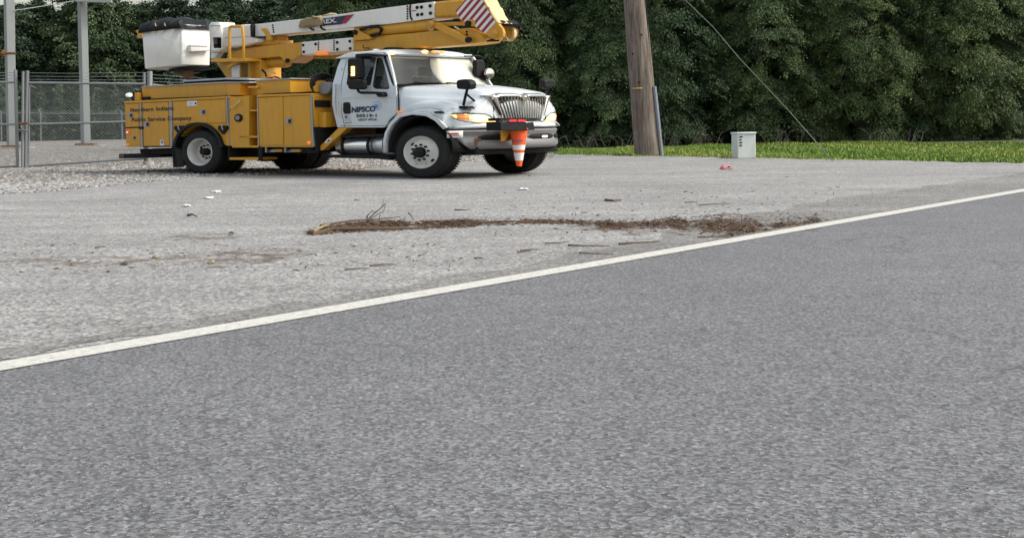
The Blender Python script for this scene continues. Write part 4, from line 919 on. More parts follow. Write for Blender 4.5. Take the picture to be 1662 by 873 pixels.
for x in (266,):
    for k in range(4): disc('rivet', (x+k*3, 258+k*23), .02, 1.445, 'chassis', ubo, A6, .008)
for k in range(6): disc('rivet', (258, 68+k*25), .02, 1.445, 'chassis', ubo, A7, .008)
for x, y in ((356, 80), (400, 76), (362, 153), (404, 148), (488, 64), (491, 138)): disc('bolt', (x, y), .036, 1.445, 'chassis', ubo, A7, .01)
seam([(288, 50), (282, 100), (290, 180), (306, 206)], A7, 1.44, .02, 'boom_band', 'chassis')
mb = MB(); mb.side(A7((300, 108), (345, 106), (345, 116), (300, 117)), 1.44, 1.447); mb.build('arrow_mark', 'red_print', truck)
mb = MB(); mb.side(A6((742, 196), (1060, 152), (965, 248), (748, 268)), 1.437, 1.447); dc = mb.build('boom_decal', 'print_navy', truck)
mb = MB(); mb.side(A6((1018, 158), (1086, 147), (1002, 240), (955, 246)), 1.432, 1.441); mb.build('decal_stripe', 'red', dc)
text('lettering', 'TEREX.', A6((668, 256))[0], A6((912, 228))[0], 7.2, 1.428, 'print_white', truck, bold=.02)
# yellow tube and elbow
mb = MB(); mb.side(A7((525, 20), (700, 4), (830, -8), (830, 160), (760, 168), (540, 184), (525, 150)), 1.47, 2.03); mb.build('boom_sleeve', 'yellow', truck, bevel=.05, seg=3)
elb = A7((728, 116), (815, 22), (850, -20), (1010, -20), (1040, 30), (1062, 75), (1110, 150), (1155, 218), (1215, 290), (1228, 335), (1222, 375), (1190, 400), (1140, 404), (1090, 380), (930, 272), (800, 214), (752, 160))
mb = MB(); mb.side(elb, 1.36, 1.44); elo = mb.build('elbow_plate', 'yellow', truck, bevel=.01)
stp = A7((742, 118), (818, 34), (852, -14), (1004, -14), (1030, 30), (1056, 84), (1105, 160), (1150, 232), (1042, 342), (960, 285), (925, 245), (890, 205), (860, 202), (842, 222), (800, 205), (772, 165))
mb = MB(); mb.side(stp, 1.352, 1.36); mb.build('stripe_decal', 'stripes', elo)
mb = MB(); mb.side(A7((842, 240), (850, 210), (880, 198), (915, 202), (940, 230), (935, 268), (905, 270), (870, 262)), 1.33, 1.36); mb.build('pivot_boss', 'yellow', elo, bevel=.01)
disc('pin', (878, 244), .06, 1.33, 'chassis', elo, A7, .04); disc('pin', (1138, 342), .085, 1.36, 'yellow', elo, A7, .03); disc('pin', (1138, 342), .045, 1.33, 'yellow_worn', elo, A7, .03)
lit_face = A7((850, -20), (1010, -20), (1040, 30), (1062, 75), (1110, 150), (1158, 222), (1215, 290), (1190, 300), (1120, 215), (1020, 60), (980, 5))
mb = MB()
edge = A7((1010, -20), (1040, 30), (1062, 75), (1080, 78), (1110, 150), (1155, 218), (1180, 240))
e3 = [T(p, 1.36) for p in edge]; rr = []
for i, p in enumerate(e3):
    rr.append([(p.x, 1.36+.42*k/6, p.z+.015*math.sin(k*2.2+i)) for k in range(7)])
mb.grid(rr); mb.build('elbow_lit_face', 'cream', truck, smooth=30, thick=.02)  # elbow's faded yellow face, warm sky light put into its cream colour
mb = MB(); mb.side(elb, 1.76, 1.82); mb.build('elbow_plate', 'yellow', truck, bevel=.01); mb = MB(); mb.side(A7((1178, 250), (1225, 300), (1230, 340), (1222, 375), (1200, 385), (1170, 300)), 1.44, 1.5); mb.build('elbow_plate', 'yellow', truck, bevel=.01)
mb = MB(); mb.side(A7((1180, 210), (1200, 225), (1290, 240), (1336, 300), (1342, 350), (1330, 385), (1310, 330), (1280, 270), (1200, 262)), 1.72, 1.8); mb.build('elbow_lit_end', 'cream', truck, bevel=.01)  # lower end of the elbow's lit face, sky light painted in as cream
p = T(A7((1262, 325))[0], 1.75); mb = MB(); mb.lathe([(0, .001), (0, .17), (.02, .19), (.06, .16), (.12, .16), (.16, .19), (.18, .17), (.18, .001)], (p.x, 1.72, p.z), n=32, sx=1.0); pl = mb.build('pulley', 'yellow_worn', truck)
mb = MB(); mb.lathe([(0, .18), (.05, .18), (.05, .001)], (p.x+.0, 1.90, p.z), n=32, sx=.9); mb.build('pulley_cover', 'chassis', pl)
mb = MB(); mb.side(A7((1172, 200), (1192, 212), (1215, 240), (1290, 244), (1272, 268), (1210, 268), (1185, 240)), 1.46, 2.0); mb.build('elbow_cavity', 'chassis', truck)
seam([(1235, 350), (1285, 415)], A7, 1.6, .014, 'boom_cable', 'alu')
seam([(1020, 412), (1180, 408)], A7, 1.6, .03, 'hose_guard', 'chassis')

# bucket -----------------------------------------------------------------
yk = 1.0
c0, c1 = T(A5((125, 300))[0], yk), T(A5((530, 250))[0], yk); b0, b1 = T(A5((155, 705))[0], yk), T(A5((530, 665))[0], yk)
f0, f1 = FX(A5((822, 256))[0], c1.x), FX(A5((815, 655))[0], b1.x)
wt, wb = f0.y-yk, f1.y-yk
rows = []
def ring4(a, b, wy, ins, z0, z1, r=.05):
    pts = []
    xs0, xs1, ys0, ys1 = a+ins, b-ins, yk+ins, yk+wy-ins
    for x, y, a0 in ((xs1-r, ys0+r, 270), (xs1-r, ys1-r, 0), (xs0+r, ys1-r, 90), (xs0+r, ys0+r, 180)):
        for i in range(5):
            t_ = math.radians(a0+90*i/4); X = x+r*math.cos(t_); pts.append((X, y+r*math.sin(t_), z0+(z1-z0)*(X-a)/(b-a)))
    return pts+pts[:1]
rows = [ring4(c0.x, c1.x, wt, 0, c0.z, c1.z), ring4(c0.x+(b0.x-c0.x)*.5, (c1.x+b1.x)/2, (wt+wb)/2, 0, (c0.z+b0.z)/2, (c1.z+b1.z)/2), ring4(b0.x, b1.x, wb, .0, b0.z+.03, b1.z+.03), ring4(b0.x, b1.x, wb, .04, b0.z, b1.z), ring4(b0.x, b1.x, wb, .3, b0.z, b1.z)]
mb = MB(); mb.grid(rows); mb.add(rows[-1][:-1], [tuple(range(20))]); bk = mb.build('bucket', 'fibre', truck, smooth=45, thick=.02)
# cover: drooping black tarp over the rim
mb = MB(); rr = []; n1, n2 = 22, 16
for i in range(n1+1):
    r = []
    for j in range(n2+1):
        u, v = i/n1, j/n2; u_ = min(max(u, .85/n1), 1-.85/n1); v_ = min(max(v, .85/n2), 1-.85/n2); x = c0.x-.13+(c1.x-c0.x+.26)*u_; y = yk-.13+(wt+.26)*v_; z = c0.z+(c1.z-c0.z)*u
        e = min(min(u, 1-u)*n1, min(v, 1-v)*n2)
        up = [-.085, .05, .10, .125, .14][min(4, int(e))]
        bul = .10*math.sin(math.pi*u**.7)*math.sin(math.pi*v)
        z += up+bul*min(1, e/3)+min(1, e/2)*(rnd.uniform(-.012, .012)+.02*math.sin(x*9+y*7)+.012*math.sin(x*23-y*5))
        if e < 1: z -= .01
        r.append((x, y, z))
    rr.append(r)
mb.grid(rr); mb.build('bucket_cover', 'tarp', bk, smooth=50, thick=.012)
def hook(px):
    mb = MB(); mb.tube([T(q, yk-.09) for q in A5((px, 236), (px+2, 262), (px+10, 266), (px+12, 258))], .012, 6); mb.build('cover_hook', 'cream', bk)
hook(262); hook(356)
mb = MB(); 
q = [FX(p, c1.x) for p in A5((588, 462), (788, 466), (788, 520), (600, 532), (590, 520))]; mb.prism(q, (.12, 0, 0)); mb.build('bucket_step', 'fibre', bk, bevel=.02)
mb = MB(); q = [FX(p, c1.x+.122) for p in A5((588, 462), (788, 466), (788, 474), (588, 470))]; mb.prism(q, (.008, 0, 0)); mb.build('step_edge', 'steel', bk)
ft = []
mb = MB(); mb.prism([FX(p, c1.x+.012) for p in A5((612, 256), (706, 258), (706, 276), (612, 274))], (.004, 0, 0)); mb.build('rating_label', 'conduit', bk)
mb = MB(); mb.side(A5((62, 320), (78, 305), (122, 305), (126, 385), (84, 392), (80, 345)), yk+.2, yk+.45); mb.build('bucket_bracket', 'yellow', bk, bevel=.01)
mb = MB(); mb.side(A5((392, 700), (530, 685), (690, 682), (640, 700), (470, 724), (400, 720)), yk+.2, yk+.9); mb.build('bucket_mount', 'chassis', bk, bevel=.02)
mb = MB(); mb.side(A5((540, 700), (590, 700), (585, 800), (540, 800)), 1.3, 1.5); mb.side(A5((440, 730), (580, 715), (600, 735), (480, 760)), 1.4, 1.8); mb.build('bucket_rest', 'rust', truck, bevel=.02)
# control box beside the bucket
cb0 = 1.25
bo = A5((806, 262), (830, 228), (905, 228), (922, 262), (940, 375), (944, 498), (905, 532), (822, 530))
op = A5((845, 380), (930, 380), (934, 492), (850, 492))
vs_, fs_ = holed(xz(bo, cb0), [xz(op, cb0)], .02)
mb = MB(); mb.add([(v[0], cb0+v[1]+.01, v[2]) for v in vs_], fs_)
q = [T(p, cb0+.02) for p in bo]; mb.grid([[tuple(p), (p.x, cb0+.5, p.z)] for p in q+q[:1]])
mb.add([(p.x, cb0+.5, p.z) for p in q], [tuple(range(len(q)))])
ctl = mb.build('control_box', 'fibre', truck, smooth=30, thick=.01)
mb = MB(); mb.side(A5((850, 450), (882, 446), (886, 490), (852, 490)), cb0+.02, cb0+.2); mb.build('control_valve', 'chassis', ctl)
mb = MB(); mb.side(A5((846, 380), (930, 380), (934, 492), (850, 492)), cb0+.25, cb0+.27); mb.build('recess_back', 'interior', ctl)
seam([(808, 264), (824, 262), (920, 262)], A5, cb0-.01, .008, 'box_lid_edge', 'steel')
mb = MB(); mb.side(A5((820, 535), (900, 535), (860, 590), (822, 600)), cb0+.1, cb0+.3); mb.build('box_foot', 'fibre', ctl, bevel=.02)

# ---- things carried by the truck
cone = empty('traffic_cone', (0, 0, 0), 0, label='orange traffic cone with two white bands hanging upside down from the truck bumper', cat='traffic cone')
ct, cbm = FX((841.5, 212.5), 8.5), FX((841.0, 270.0), 8.5)
Mx = Matrix.Translation(O) @ Matrix.Rotation(-TH, 4, 'Z')
cw = Mx @ ct; cone.location = (cw.x, cw.y, cw.z); h = ct.z-cbm.z
def cseg(name, t0, t1, mat, off=0):
    R0, R1 = .176, .052
    mb = MB(); mb.lathe([(-h*t0, R0+(R1-R0)*t0+off), (-h*(t0+t1)/2, R0+(R1-R0)*(t0+t1)/2+off), (-h*t1, R0+(R1-R0)*t1+off)], (0, 0, 0), axis='z', n=32)
    return mb.build(name, mat, cone, smooth=50)
cseg('cone_body', -.08, 1., 'orange'); cseg('reflective_band', .40, .54, 'print_white', .004); cseg('reflective_band', .62, .84, 'print_white', .004)
mb = MB(); mb.box((-.17, -.17, h*.03), (.17, .17, h*.07)); mb.build('cone_base', 'orange', cone, bevel=.02)
tx = text('cone_lettering', 'NIPSCO', (848.5, 226.5), (831.5, 227.5), -3.8, 8.5-.0, 'print_blue', None, bold=.02, plane='F')
# lettering wraps onto the cone's near surface
me = tx.data
for v in me.vertices:
    wv = Mx @ v.co; d = Vector((wv.x-cw.x, wv.y-cw.y)); t_ = (cw.z-wv.z)/h; r = .176+(.052-.176)*t_+.004
    vd = Vector((-cw.x, -cw.y)).normalized(); s1 = Vector((vd.y, -vd.x)); a_ = d.dot(s1)
    a_ = max(-r*.95, min(r*.95, a_)); q = s1*a_+vd*math.sqrt(r*r-a_*a_); v.co = (q.x, q.y, wv.z-cw.z)
tx.parent = cone
def lumpy(name, fn, px, y0, y1, mat, sub=5, amp=.03):
    """soft bag: outline measured from the photo, bulging"""
    pts = [T(p, y0) for p in rounded(fn(*px), 1.5)]; cx = sum(p.x for p in pts)/len(pts); cz = sum(p.z for p in pts)/len(pts); rows = []
    for i in range(sub*2+1):
        u = i/(sub*2); s = math.sin(math.pi*u)**.35; s = .35+.65*s
        rows.append([(cx+(p.x-cx)*s+amp*math.sin(7*p.x+9*u), y0+(y1-y0)*u, cz+(p.z-cz)*s+amp*.6*math.sin(11*p.x+5*u)) for p in pts+pts[:1]])
    mb = MB(); mb.grid(rows); mb.add(rows[0][:-1], [tuple(range(len(pts)))]); mb.add(rows[-1][:-1], [tuple(range(len(pts)))])
    return mb
bag = empty('canvas_bag', O, -TH, label='tan canvas tool bag strapped over the upper boom beside the dark decal', cat='bag')
mb = lumpy('bag', A6, [(518, 262), (535, 205), (600, 186), (640, 180), (742, 178), (752, 205), (748, 262), (600, 285), (535, 290)], 1.33, 1.445, 'tan'); mb.build('bag_body', 'tan', bag, smooth=60)
mb = lumpy('bag', A6, [(640, 172), (660, 158), (700, 158), (712, 172), (700, 184), (650, 184)], 1.3, 1.6, 'tan'); mb.build('bag_flap', 'tan', bag, smooth=60)
mb = lumpy('bag', A6, [(745, 160), (765, 138), (800, 134), (832, 150), (790, 168), (750, 176)], 1.5, 1.9, 'tan'); mb.build('bag_flap', 'tan', bag, smooth=60)
for x in (638, 752):
    mb = MB(); mb.tube([T(q, 1.43) for q in A6((x, 262), (x+2, 285), (x+20, 300), (x+45, 306))], .02, 6); mb.build('strap', 'chassis', bag)

# ------------------------------------------------------------------ substation fence, columns
def post(name, a, b, r, parent, mat='galv', n=10):
    mb = MB(); mb.tube([a, b], r, n); return mb.build(name, mat, parent)
def mesh_panel(name, tl, tr, br, bl, parent, px=.105, pz=.075, r=.0042):
    """woven chain-link fabric between four corners: two families of diagonal wires"""
    tl, tr, br, bl = map(Vector, (tl, tr, br, bl)); Wd = ((tr-tl).length+(br-bl).length)/2; Hh = ((tl-bl).length+(tr-br).length)/2
    P = lambda u, v: (bl.lerp(br, u/Wd)).lerp(tl.lerp(tr, u/Wd), v/Hh)
    mb = MB(); k = -Hh/pz*px
    s = pz/px; u0 = -Hh/s
    while u0 < Wd:
        for sg in (0, 1):
            ua, ub = u0, u0+Hh/s; va, vb = 0, Hh
            if ua < 0: va = -ua*s; ua = 0
            if ub > Wd: vb = Hh-(ub-Wd)*s; ub = Wd
            if vb-va > .02:
                a, b = (P(ua, va), P(ub, vb)) if not sg else (P(Wd-ua, va), P(Wd-ub, vb))
                mb.tube([a, b], r, 3, False)
        u0 += px
    return mb.build(name, 'wire', parent, smooth=0)
YF = 39.9
g = lambda x, y: at(x, y, YF)
gate = empty('chain_link_gate', gnd(130, 270), label='wide chain-link gate leaf between the twin posts and the truck tail', cat='gate')
def rel(o, *ps): return [Vector(p)-o.location for p in ps]
def rtube(name, pts, r, parent, mat='galv', n=8):
    mb = MB(); mb.tube(rel(parent, *pts), r, n); return mb.build(name, mat, parent)
rtube('gate_stile', [g(44.5, 115), g(41.5, 272)], .055, gate); rtube('gate_stile', [g(47.8, 140), g(46.6, 268)], .025, gate)
rtube('gate_rail', [g(47, 134.6), g(236, 136.5)], .036, gate); rtube('gate_rail', [g(47, 202), g(236, 197)], .034, gate); rtube('gate_rail', [g(46, 269.5), g(236, 257)], .034, gate)
c4 = rel(gate, g(47.5, 134.6), g(236, 136.5), g(236, 257), g(46.5, 269.5)); mesh_panel('gate_mesh', *c4, gate)
for y, y2 in ((118.5, 118), (124, 124), (129, 130)): rtube('barbed_wire', [g(45, y), g(110, y+.8), g(238, y2)], .008, gate, 'wire', 4)
rtube('gate_hinge', [g(48, 139), g(58, 143)], .02, gate)
gate2 = empty('chain_link_gate', gnd(14, 272), label='narrow left gate leaf cut by the picture edge, left of the twin posts', cat='gate')
rtube('gate_stile', [g(25.0, 114), g(28.5, 271)], .052, gate2)
rtube('gate_rail', [g(-60, 132.5), g(25, 134)], .036, gate2); rtube('gate_rail', [g(-60, 203), g(26, 202)], .034, gate2); rtube('gate_rail', [g(-60, 273), g(28, 270)], .034, gate2)
mesh_panel('gate_mesh', *rel(gate2, g(-60, 132.5), g(25, 134), g(28, 270), g(-60, 273)), gate2)
for y in (118.5, 123, 128): rtube('barbed_wire', [g(-60, y-.5), g(25, y)], .011, gate2, 'wire', 4)
lp = empty('fence_post', gnd(36.5, 273), label='thin drop-rod post standing between the two gate leaves', cat='post')
rtube('pole', [at(37.5, 116, YF-.1), at(36, 273.5, YF-.1)], .04, lp); rtube('latch', [at(30, 201, YF-.15), at(45, 200, YF-.15)], .035, lp, 'rust'); rtube('latch', [at(28, 211, YF-.15), at(47, 212, YF-.15)], .025, lp); rtube('chain', [at(34, 204, YF-.2), at(36, 209, YF-.2), at(40, 205, YF-.2)], .02, lp)
gp2 = empty('fence_post', gnd(241, 268), label='thick square gate post behind the truck tail, with a thinner pipe beside it', cat='post')
mb = MB(); a, b = rel(gp2, at(243.2, 116.5, 40.2), gnd(241, 268.5)); mb.tube([b, a], .085, 12); mb.build('pole', 'galv', gp2, bevel=.01)
rtube('side_pipe', [at(234, 118, 40), at(235, 262, 40)], .04, gp2)
mb = MB(); mb.lathe([(0, .18), (.12, .16), (.13, .001)], tuple(b), axis='z', n=16); mb.build('footing', 'concrete', gp2)
rf = empty('security_fence', gnd(250, 262), label='barbed wire fence run receding behind the truck from the thick gate post', cat='fence')
far_a, far_b = at(247, 138, 40.3), at(400, 152, 60)
rtube('rail', [far_a, far_b], .034, rf); rtube('pole', [at(400, 138, 60), gnd(400, 246)], .05, rf)
for k, (ya, yb_) in enumerate(((121.5, 127), (127, 132), (133, 136.5))): rtube('barbed_wire', [at(247, ya, 40.3), at(300, yb_-2, 47), at(400, yb_+6, 60)], .006, rf, 'wire', 4)
pA, pB = gnd(247, 266), gnd(400, 243)
mesh_panel('fence_mesh', *rel(rf, far_a, far_b, pB, pA), rf, .2, .14, .004)
# far fence
Y2 = 138.
ff_ = empty('security_fence', at(100, 228, Y2), label='far low chain-link fence with barbed wire in front of the dark woods', cat='fence')
h2 = lambda x, y: at(x, y, Y2)
rtube('rail', [h2(-90, 184), h2(30, 184), h2(120, 184.5), h2(330, 185)], .045, ff_)
for x in (-60, 2, 66, 132, 198, 264): rtube('pole', [h2(x-.5, 183), h2(x+.6, 229)], .075, ff_)
for x in (2, 66, 198): rtube('barb_arm', [h2(x, 183), h2(x-4, 178.5)], .05, ff_)
for dy in (2, 4): rtube('barbed_wire', [h2(-90, 184-dy), h2(330, 185-dy)], .018, ff_, 'wire', 4)
mesh_panel('fence_mesh', *rel(ff_, h2(-90, 184), h2(330, 185), h2(330, 227), h2(-90, 229)), ff_, .5, .4, .007)
# steel columns of the switchyard
def column(xl0, xl1, yb, label, Yd, topy=-60, mx=.3):
    o = empty('steel_column', at((xl0[1]+xl1[1])/2, yb, Yd), label=label, cat='column')
    pt = lambda x, y: at(x, y, Yd)
    def xx(e, y): return e[0]+(e[1]-e[0])*y/yb
    lo = [pt(xx(xl0, yb), yb), pt(xx(xl0, yb)+(xx(xl1, yb)-xx(xl0, yb))*mx, yb), pt(xx(xl1, yb), yb)]
    hi = [pt(xx(xl0, topy), topy), pt(xx(xl0, topy)+(xx(xl1, topy)-xx(xl0, topy))*mx, topy), pt(xx(xl1, topy), topy)]
    w_ = (lo[2]-lo[0]).length
    def sec(t): return [t[0]+Vector((0, w_*mx, 0)), t[1], t[2]+Vector((0, w_*(1-mx)*.5, 0)), t[0]+(t[2]-t[1])+Vector((0, w_, 0))]
    a, b = sec(lo), sec(hi); a = [v-o.location for v in a]; b = [v-o.location for v in b]
    mb = MB(); mb.add(a+b, [(0, 1, 5, 4), (1, 2, 6, 5), (2, 3, 7, 6), (3, 0, 4, 7), (3, 2, 1, 0), (4, 5, 6, 7)]); mb.build('shaft', 'beam', o, bevel=.02)
    mb = MB(); mb.box((-w_*.9, -.3, 0), (w_*.9, 1., .12)); mb.build('base_plate', 'rust', o)
    mb = MB(); zg = -o.location.z
    mb.box((-1.3, -.7, zg-.02), (1.2, 1.4, -.0)); mb.build('footing', 'concrete', o, bevel=.02)
    return o
col1 = column((4.0, 9.5), (22.5, 25.5), 239, 'left grey steel column, leftmost in the switchyard behind the gate', 84, mx=.32)
col2 = column((123.5, 129.5), (140.3, 146.5), 236, 'grey steel column seen through the wide gate leaf, with a beam at its head', 90, mx=.42)
mb = MB(); mb.tube(rel(col1, at(0, 87, 83.5), at(26, 87, 83.5)), .08, 6); mb.tube(rel(col1, at(3, 87, 83.5), at(8, 88, 83.5)), .22, 8); mb.build('bracket', 'rust', col1)
mb = MB(); q = rel(col2, at(122, 3, 89.5), at(180, 4.5, 89.5), at(180, -5, 89.5), at(122, -5, 89.5)); mb.prism(q, (0, .5, 0)); mb.build('cross_beam', 'beam', col2)
ow = empty('overhead_wire', at(60, 11, 84), label='thin pale overhead wire strung between the two steel columns', cat='wire'); rtube('cable', [at(23, 17.5, 84), at(60, 12, 86), at(100, 5.5, 88), at(126, 1, 90)], .03, ow, 'wire', 5)

# ------------------------------------------------------------------ utility pole, guy wire, cabinet
pb = gnd(1051.5, 252.5); YP = pb.y
up_ = empty('utility_pole', pb, label='leaning weathered wooden utility pole at the edge of the lot, with yellow paint marks', cat='utility pole')
mb = MB(); path = []
for i in range(15):
    t_ = i/14; y = 252.5-430*t_; path.append(at(1051.5+(1030-1051.5)*(252.5-y)/252.5, y, YP))
rad = [.385*(1-.018*max(0, i-1))*(1.0 if i else 1.04) for i in range(15)]
mb.tube(rel(up_, *path), rad, 24); mb.build('shaft', 'pole', up_, smooth=60)
cdp = [at(1073.8, 252.5, YP-.25), at(1068.5, 200, YP-.25), at(1062, 140.5, YP-.25)]
mb = MB(); mb.tube(rel(up_, *cdp), .062, 8); mb.build('conduit', 'conduit', up_)
mb = MB(); mb.tube(rel(up_, at(1059.5, 139, YP-.2), at(1053.5, 80, YP-.2), at(1048.5, 0, YP-.2), at(1044, -60, YP-.2)), .022, 6); mb.build('ground_wire', 'chassis', up_)
for q in ([(1026.5, 143.0), (1042.5, 142.6), (1042.5, 144.4), (1026.5, 145)], [(1048.5, 137.5), (1057.5, 134.5), (1057.5, 136.2), (1048.5, 139.2)], [(1049, 132.9), (1057, 131.8), (1057, 133.2), (1049, 134.6)]):
    # wraps the shaft: follow its radius
    mb = MB(); rr = []
    for k in range(5):
        u = k/4; xa = q[0][0]+(q[1][0]-q[0][0])*u; yt_ = q[0][1]+(q[1][1]-q[0][1])*u; yb_ = q[3][1]+(q[2][1]-q[3][1])*u
        c = at(1051.5-21.5*(252.5-yt_)/252.5, yt_, YP); p1 = at(xa, yt_, YP); p2 = at(xa, yb_, YP); rr_ = .36; dx = min(.34, abs(p1.x-c.x)); dy = math.sqrt(rr_**2-dx**2)+.015
        s = 1-dy/YP
        rr.append([at(xa, yt_, YP-dy)-pb, at(xa, yb_, YP-dy)-pb])
    mb.grid(rr); mb.build('paint_mark', 'yellow_mark', up_, thick=.006)
mb = MB()
for x, y in ((1027, 88), (1041, 57), (1037, 134), (1052, 196)):
    dy = .3; p = at(x, y, YP-.37+.1*abs(x-(1051.5-21.5*(252.5-y)/252.5))/16)-pb; mb.lathe([(0, .03), (-.03, .028), (-.03, .001)], tuple(p), sx=1, n=10)
mb.build('knots', 'chassis', up_)
gw = empty('guy_wire', gnd(1352, 262), label='thin green guy wire slanting down to the right of the wooden pole', cat='wire')
rtube('cable', [at(1036, -84, YP), at(1111.5, 0, YP-.8), at(1157, 44, YP-1.3), at(1200, 95, YP-1.9), at(1280, 180, YP-2.9), gnd(1352, 262)], .0105, gw, 'guy', 6)
xb_ = gnd(1212, 257.5)
bx_ = empty('utility_cabinet', xb_, label='pale green-white utility cabinet on the grass at the right of the pole', cat='utility box')
a, b = gnd(1189, 257), gnd(1236, 258); hgt = at(1189, 218, a.y).z
mb = MB(); mb.box((a.x-xb_.x, 0, 0), (b.x-xb_.x, .6, hgt)); cab_ = mb.build('housing', 'box', bx_, bevel=.02)
mb = MB(); mb.box((a.x-xb_.x-.02, -.03, hgt), (b.x-xb_.x+.02, .63, hgt+.05)); mb.build('lid', 'box', bx_, bevel=.02)
mb = MB()
for k in range(4): mb.box((a.x-xb_.x+.05, -.012, hgt-.09-.075*k), (a.x-xb_.x+.05+(.09, .06, .08, .07)[k], -.004, hgt-.055-.075*k))
mb.build('number_plate', 'print_black', bx_)

# ------------------------------------------------------------------ vegetation
def crown(name, n_boughs, per, Rz, h0, h1, mat, leaf, parent, seed, droop=.35, spray=(.45, .22), fan=8, open_top=0., blen=.5):
    """boughs carry fans of leaf sprays; the spaces between boughs stay open"""
    g_ = np.random.default_rng(seed); cen = []; nn = []; tn = []; su = []; sv = []; ti = []
    for i in range(n_boughs):
        t_ = (i+g_.random())/n_boughs; z = h0+(h1-h0)*t_; a = i*2.39996+g_.uniform(-.5, .5)
        if g_.random() < open_top*max(0, (t_-.35)/.5): continue
        R = Rz(t_)*(1+.16*math.sin(3*a+z*1.3+seed)+.12*g_.normal()); tone = g_.uniform(.2, .68); dr = droop*g_.uniform(.5, 1.5)
        for q_ in range(fan):
            e = g_.random()**.7; rad = R*((1-blen)+blen*e); aa = a+g_.normal()*.55/max(.8, R)*(1.2-.5*e)
            zz = z-dr*(rad-R*(1-blen))+g_.normal()*spray[1]*.7
            c = np.array([rad*math.cos(aa), rad*math.sin(aa), zz]); out = np.array([math.cos(aa), math.sin(aa), -dr*g_.uniform(.6, 1.8)]); out /= np.linalg.norm(out)
            side = np.cross(out, [0, 0, 1]); side /= np.linalg.norm(side); upv = np.cross(side, out)
            k = int(per*g_.uniform(.5, 1.5)); s = g_.uniform(.55, 1.2); q = g_.normal(size=(k, 3)); L = spray[0]*s; Wd = spray[1]*s
            P = c+np.outer(q[:, 0]*L*.5, out)+np.outer(q[:, 1]*Wd*.8, side)+np.outer(q[:, 2]*Wd*.3, upv); P[:, 2] = np.maximum(P[:, 2], .05)
            nrm = upv+.4*out+g_.normal(size=(k, 3))*.85; nrm /= np.linalg.norm(nrm, axis=1)[:, None]
            cen.append(P); nn.append(nrm); tn.append(out+g_.normal(size=(k, 3))*.5); su.append(leaf[0]*g_.uniform(.5, 1.4, k)); sv.append(leaf[1]*g_.uniform(.5, 1.4, k))
            ti.append(np.clip(tone+g_.normal()*.08+g_.normal(size=k)*.13+.1*(q[:, 0] > 1), 0, 1))
    cc = np.concatenate
    return quads(name, cc(cen), cc(nn), cc(tn), cc(su), cc(sv), cc(ti), mat, parent, 'leaf')
def trunk(parent, h, r, seed, limbs=14, lean=.0, crownr=2.):
    g_ = random.Random(seed); mb = MB(); pts = [Vector((math.sin(i*.9+seed)*.06*i/3, math.cos(i*1.1+seed)*.06*i/3, h*i/9)) for i in range(10)]
    mb.tube(pts, [r*(1.25 if i == 0 else 1-.085*i) for i in range(10)], 9)
    for k in range(limbs):
        z = h*g_.uniform(.12, .92); a = g_.uniform(0, 6.28); L = crownr*g_.uniform(.5, .95); b = pts[int(z/h*9)]; b = Vector((b.x, b.y, z))
        mb.tube([b, b+Vector((math.cos(a)*L*.5, math.sin(a)*L*.5, L*.22)), b+Vector((math.cos(a)*L, math.sin(a)*L, L*.38+g_.uniform(-.1, .3)))], [r*.28, r*.18, r*.06], 5)
    return mb.build('trunk', 'bark', parent)
# cedars: columnar evergreens, foliage nearly to the ground
def cedar(seed, w, h):
    o = empty('cedar_tree'); trunk(o, h*.95, .22, seed, 16, crownr=w*.8)
    Rz = lambda t_: w*(.72+.28*math.sin(min(1, t_*2.6)*math.pi*.5))*(1-.75*max(0, t_-.35)/.65)*(.8 if t_ < .05 else 1)
    crown('crown', 150, 92, Rz, .55, h, 'cedar', (.06, .019), o, seed, .75, (.44, .19), 11, 0, .5); return o
ced = [cedar(11, 2.5, 10.5), cedar(12, 2.2, 9.5), cedar(13, 2.8, 11.5), cedar(14, 2.35, 10.)]
def broad(seed, w, h):
    o = empty('broadleaf_tree'); trunk(o, h*.9, .34, seed, 24, crownr=w*.85)
    Rz = lambda t_: w*(.55+.6*math.sin(math.pi*min(1, t_*1.0)**.8))*(1-.35*t_)
    crown('crown', 120, 60, Rz, 1.5, h, 'decid', (.16, .10), o, seed, .12, (.95, .6), 12, .42, .8); return o
bro = [broad(21, 5.2, 18), broad(22, 4.6, 16), broad(23, 5.6, 19.5)]
used = {}
def place(src, px, Y, label, group, rz, s=1., sz=1.):
    o = src if src.name not in used else copy_tree(src)
    used[src.name] = 1
    p = at(px, 230, Y); o.location = (p.x, p.y, -.03); o.rotation_euler = (0, 0, rz); o.scale = (s, s, s*sz)
    return tag(o, label, 'tree', group)
GC, GW = 'cedar trees along the grass strip', 'broadleaf trees beyond the switchyard'
front = [(585, 70, 0, 'bushy dark cedar seen between the turret and the cab roof'), (668, 63, 1, 'dark cedar rising behind the striped boom elbow'), (752, 61, 2, 'full cedar behind the windscreen of the truck'),
         (838, 58, 0, 'olive-green cedar with its outline against darkness, right of the far side mirror'), (918, 60, 3, 'dark narrow cedar just right of the truck grille'), (985, 57, 1, 'cedar immediately left of the wooden pole'),
         (1072, 57.5, 2, 'full cedar immediately right of the wooden pole'), (1150, 59, 0, 'cedar with drooping boughs beneath the green guy wire'), (1232, 57, 3, 'cedar behind the utility cabinet'),
         (1318, 58, 1, 'cedar near the foot of the green guy wire'), (1400, 57, 2, 'third cedar to the right of the utility cabinet'), (1482, 58, 0, 'fourth cedar to the right of the utility cabinet'), (1565, 57, 3, 'fifth cedar to the right of the utility cabinet'), (1650, 58, 1, 'last cedar on the right edge of the view')]
